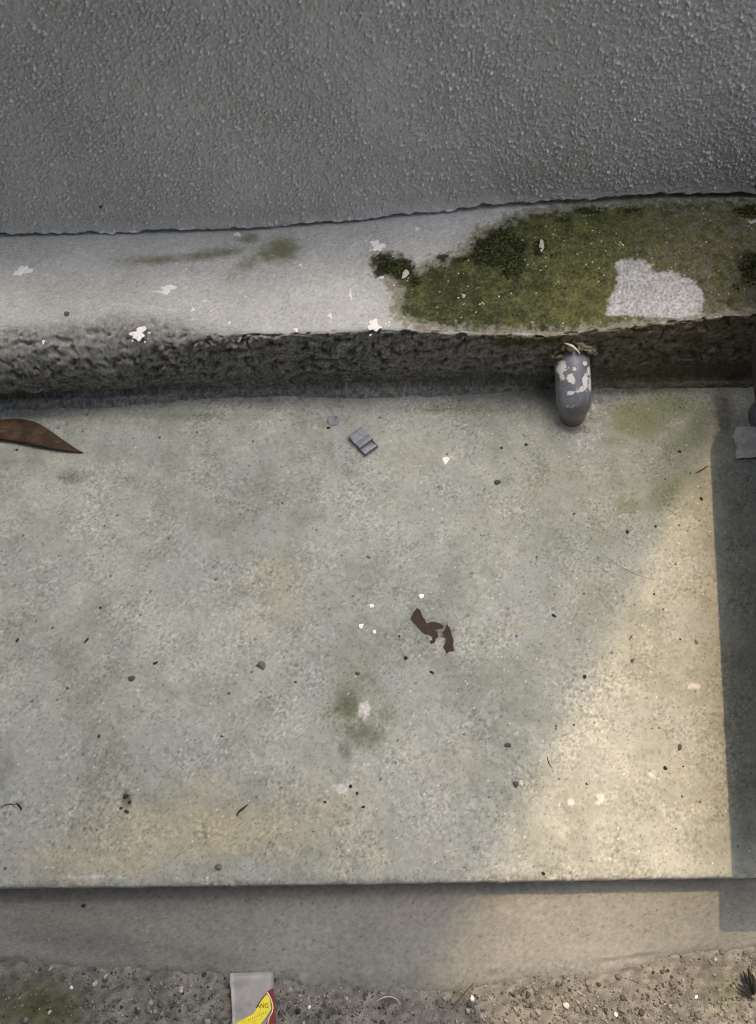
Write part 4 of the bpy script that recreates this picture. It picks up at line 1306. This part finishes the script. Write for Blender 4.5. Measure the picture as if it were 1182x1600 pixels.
# ------------------------------------------------------------------ torn printed package
def build_package():
    n = NT('printed film'); 
    c = n.mix((0.24, 0.24, 0.23), (0.31, 0.31, 0.30), n.ss(n.noise(40, 4, 0.6), 0.3, 0.7))
    c = n.mix(c, (0.16, 0.155, 0.14), n.ss(n.noise(70, 5, 0.75), 0.52, 0.72, 0, 0.6))
    m_film = n.done(c, 0.35, n.bump(n.noise(60, 2), 0.0006), 0.5)
    m_y = simple_mat('yellow print', (0.72, 0.62, 0.02), 0.4, 0.12, 150, 0.5)
    m_r = simple_mat('maroon print', (0.13, 0.008, 0.02), 0.4, 0.2, 150, 0.5)
    m_l = simple_mat('cream print line', (0.80, 0.58, 0.25), 0.4, 0.1, 150, 0.5)
    m_k = simple_mat('black print', (0.015, 0.014, 0.012), 0.4, 0.2, 150, 0.5)
    z0 = -STEP - 0.0035
    TL, TR, BL, BR = at(358.5, 1534, z0), at(428, 1532, z0), at(361, 1690, z0), at(433, 1690, z0)
    nu, nv = 12, 40
    root = empty('torn_package', tuple((TL + TR) / 2))
    G = np.zeros((nv, nu, 3))
    for i in range(nv):
        for j in range(nu):
            a, b = j / (nu - 1), i / (nv - 1)
            p = (TL * (1 - a) + TR * a) * (1 - b) + (BL * (1 - a) + BR * a) * b
            p = p.copy(); p[0] += 0.0025 * math.sin(b * 5) * (1 - a) - 0.0012 * math.sin(b * 4) * a
            p[2] -= 0.0030 * (0.5 + 0.5 * math.sin(b * 21 + a * 3)) * (1 - a) ** 2 + 0.0020 * (0.5 + 0.5 * math.sin(a * 9 + b * 6)) * max(0.0, 0.45 - b) * (1 - a)
            G[i, j] = p
    # folded-down top flap
    flap = []
    for k, (dy, dz) in enumerate(((0.0085, -0.0035), (0.0075, -0.0016), (0.005, -0.0005), (0.002, -0.0001))):
        row = G[0].copy(); row[:, 1] += dy; row[:, 2] += dz; flap.append(row)
    G = np.concatenate([np.array(flap), G])
    nv += 4
    top = G.reshape(-1, 3); bot = top - np.array([0, 0, 0.0007]); N = nv * nu
    f = grid_faces(nv, nu)
    ring = [i * nu for i in range(nv)] + [(nv - 1) * nu + j for j in range(1, nu)] + [i * nu + nu - 1 for i in range(nv - 2, -1, -1)] + [j for j in range(nu - 2, 0, -1)]
    side = np.array([[ring[i], ring[(i + 1) % len(ring)], ring[(i + 1) % len(ring)] + N, ring[i] + N] for i in range(len(ring))])
    mesh_obj('film', np.concatenate([top, bot]), np.concatenate([f[:, ::-1], f + N, side]), m_film, root)
    zz = lambda pts: [(320 + a / 7.3875, 1490 + b / 7.3875) for a, b in pts]

    def pr(name, pts, h, mat):
        return flake(name, pxpoly(zz(pts), z0), z0 + h, 0.00015, mat, root)
    pr('yellow_print', [(716, 474), (742, 500), (756, 545), (764, 600), (768, 640), (735, 695), (690, 760), (640, 815), (610, 1000), (560, 1200), (300, 1200), (290, 940), (330, 840), (380, 792), (440, 760), (500, 728), (556, 702), (585, 665), (600, 630), (628, 585), (655, 545), (690, 500)], 0.0002, m_y)
    pr('maroon_print', [(800, 398), (814, 520), (818, 640), (824, 813), (838, 1200), (600, 1200), (650, 1000), (690, 830), (735, 760), (775, 690), (795, 640), (785, 580), (765, 510), (742, 455), (722, 438), (760, 412)], 0.0003, m_r)
    cl = [(728, 440), (750, 475), (775, 525), (792, 580), (797, 630), (785, 680), (755, 735), (738, 800), (700, 960), (650, 1200)]
    cl2 = [(a - 13, b + 6) for a, b in cl][::-1]
    pr('cream_line', cl + cl2, 0.0005, m_l)
    kl = [(706, 450), (735, 480), (758, 535), (772, 590), (776, 640), (740, 705), (700, 770), (655, 815)]
    pr('black_line', kl + [(a + 12, b - 5) for a, b in kl][::-1], 0.0004, m_k)
    el = [(716, 470), (690, 500), (655, 545), (628, 585), (600, 632)]
    pr('black_line', el + [(a - 8, b - 6) for a, b in el][::-1], 0.0004, m_k)
    # lettering
    fc = bpy.data.curves.new('lettering', 'FONT'); fc.body = 'ANG'; fc.size = 1.0; fc.align_x = 'CENTER'; fc.align_y = 'CENTER'
    to = bpy.data.objects.new('lettering_src', fc); scene.collection.objects.link(to)
    bpy.context.view_layer.update()
    me = bpy.data.meshes.new_from_object(to.evaluated_get(bpy.context.evaluated_depsgraph_get()))
    bpy.data.objects.remove(to, do_unlink=True)
    co = np.zeros(len(me.vertices) * 3); me.vertices.foreach_get('co', co); co = co.reshape(-1, 3)
    co[:, 0] -= (co[:, 0].min() + co[:, 0].max()) / 2
    wid = co[:, 0].max() - co[:, 0].min()
    q = zz([(600, 608), (738, 600), (668, 604)])
    L0, L1, LC = at(*q[0], z0), at(*q[1], z0), at(*q[2], z0)
    d = (L1 - L0)[:2]; sc = np.linalg.norm(d) / wid; d = d / np.linalg.norm(d); e = np.array([-d[1], d[0]])
    xy = LC[:2][None] + co[:, :1] * sc * d[None] + co[:, 1:2] * sc * 0.95 * e[None]
    co = np.stack([xy[:, 0], xy[:, 1], np.full(len(xy), z0 + 0.0007)], 1)
    me.vertices.foreach_set('co', co.ravel()); me.name = 'lettering'; me.update()
    me.materials.clear(); me.materials.append(m_k)
    link(bpy.data.objects.new('lettering', me), root)
    # second line, too worn to read: short strokes
    st = []; ff = []
    for i in range(9):
        a, b = 500 + i * 25, 780 - i * 11
        p = pxpoly(zz([(a, b), (a + 9, b - 4), (a + 12, b - 26), (a + 3, b - 22)]), z0)
        k = len(st); st += [(x[0], x[1], z0 + 0.00045) for x in p]; ff.append((k, k + 1, k + 2, k + 3))
    mesh_obj('worn_print', st, ff, simple_mat('faded print', (0.30, 0.26, 0.02), 0.5, 0.2, 150), root, False)
    tag(root, 'torn grey packet with yellow and maroon print and black letters ANG', 'package')


build_package()


# ------------------------------------------------------------------ black dried tuft at lower right
def build_tuft():
    z = -STEP - 0.010
    B = at(1176, 1556, z)
    root = empty('dried_tuft', tuple(B))
    tips = [((1158, 1516), 3.4, .004), ((1164, 1512), 3.8, .007), ((1171, 1520), 3.6, .008), ((1150, 1536), 1.4, .003), ((1149, 1544), 1.2, .002), ((1153, 1530), 1.2, .004), ((1160, 1552), 1.8, .002), ((1176, 1532), 2.0, .006)]
    for (t, w, h) in tips:
        T = at(t[0], t[1], z); d = T - B; L = np.linalg.norm(d[:2]); s = np.array([-d[1], d[0], 0]) / L
        V = []; F = []
        ww = w * 0.00078
        for i in range(7):
            a = i / 6
            c = B + d * a + np.array([0, 0, 0.003 + h * math.sin(a * math.pi * .8)])
            wid = ww * (0.35 + 1.3 * a) * (1 - a ** 3) + 0.0001
            V += [c - s * wid, c + np.array([0, 0, wid * .6]), c + s * wid, c - np.array([0, 0, wid * .4])]
        for i in range(6):
            for k in range(4):
                F.append((i * 4 + k, i * 4 + (k + 1) % 4, (i + 1) * 4 + (k + 1) % 4, (i + 1) * 4 + k))
        F += [(3, 2, 1, 0), (24, 25, 26, 27)]
        mesh_obj('blade', np.array(V), F, M_BLACK, root)
    stone_o = stone('base', B[0], B[1], z, 0.006, 0.005, 0.004, 0.2, M_PEB2, 77, None)
    stone_o.parent = root; stone_o.location = (0, 0, 0.0)
    tag(root, 'black dried feathery tuft on the gravel at the lower right corner', 'dried plant')


build_tuft()

# ------------------------------------------------------------------ right edge: card scrap and downpipe
pp = pxpoly([(1150, 669), (1158, 667), (1190, 666), (1190, 714), (1166, 715), (1152, 716), (1151, 706), (1153, 698), (1149, 690), (1145, 682), (1149, 677)], 0.004)
o = flake('card_scrap', pp, 0.0015, 0.0028, M_CARD, None, (0.0, 0.02), 0.0007, 3)
tag(o, 'torn pale card scrap in the dark at the right edge', 'scrap')
DP = at(1208, 655)
dp = empty('downpipe', (DP[0], DP[1], 0.0))
tube('pipe_body', [(DP[0], DP[1], z) for z in (-0.002, 0.02, 0.05, 0.08, 0.115)], [0.034, 0.034, 0.034, 0.034, 0.034], M_PVC, dp, 40)
tube('foot_collar', [(DP[0], DP[1], z) for z in (-0.003, 0.004, 0.012, 0.016)], [0.0385, 0.0385, 0.037, 0.0345], M_PVC, dp, 40)
tag(dp, 'grey upright downpipe just showing at the right edge beside the card scrap', 'downpipe')
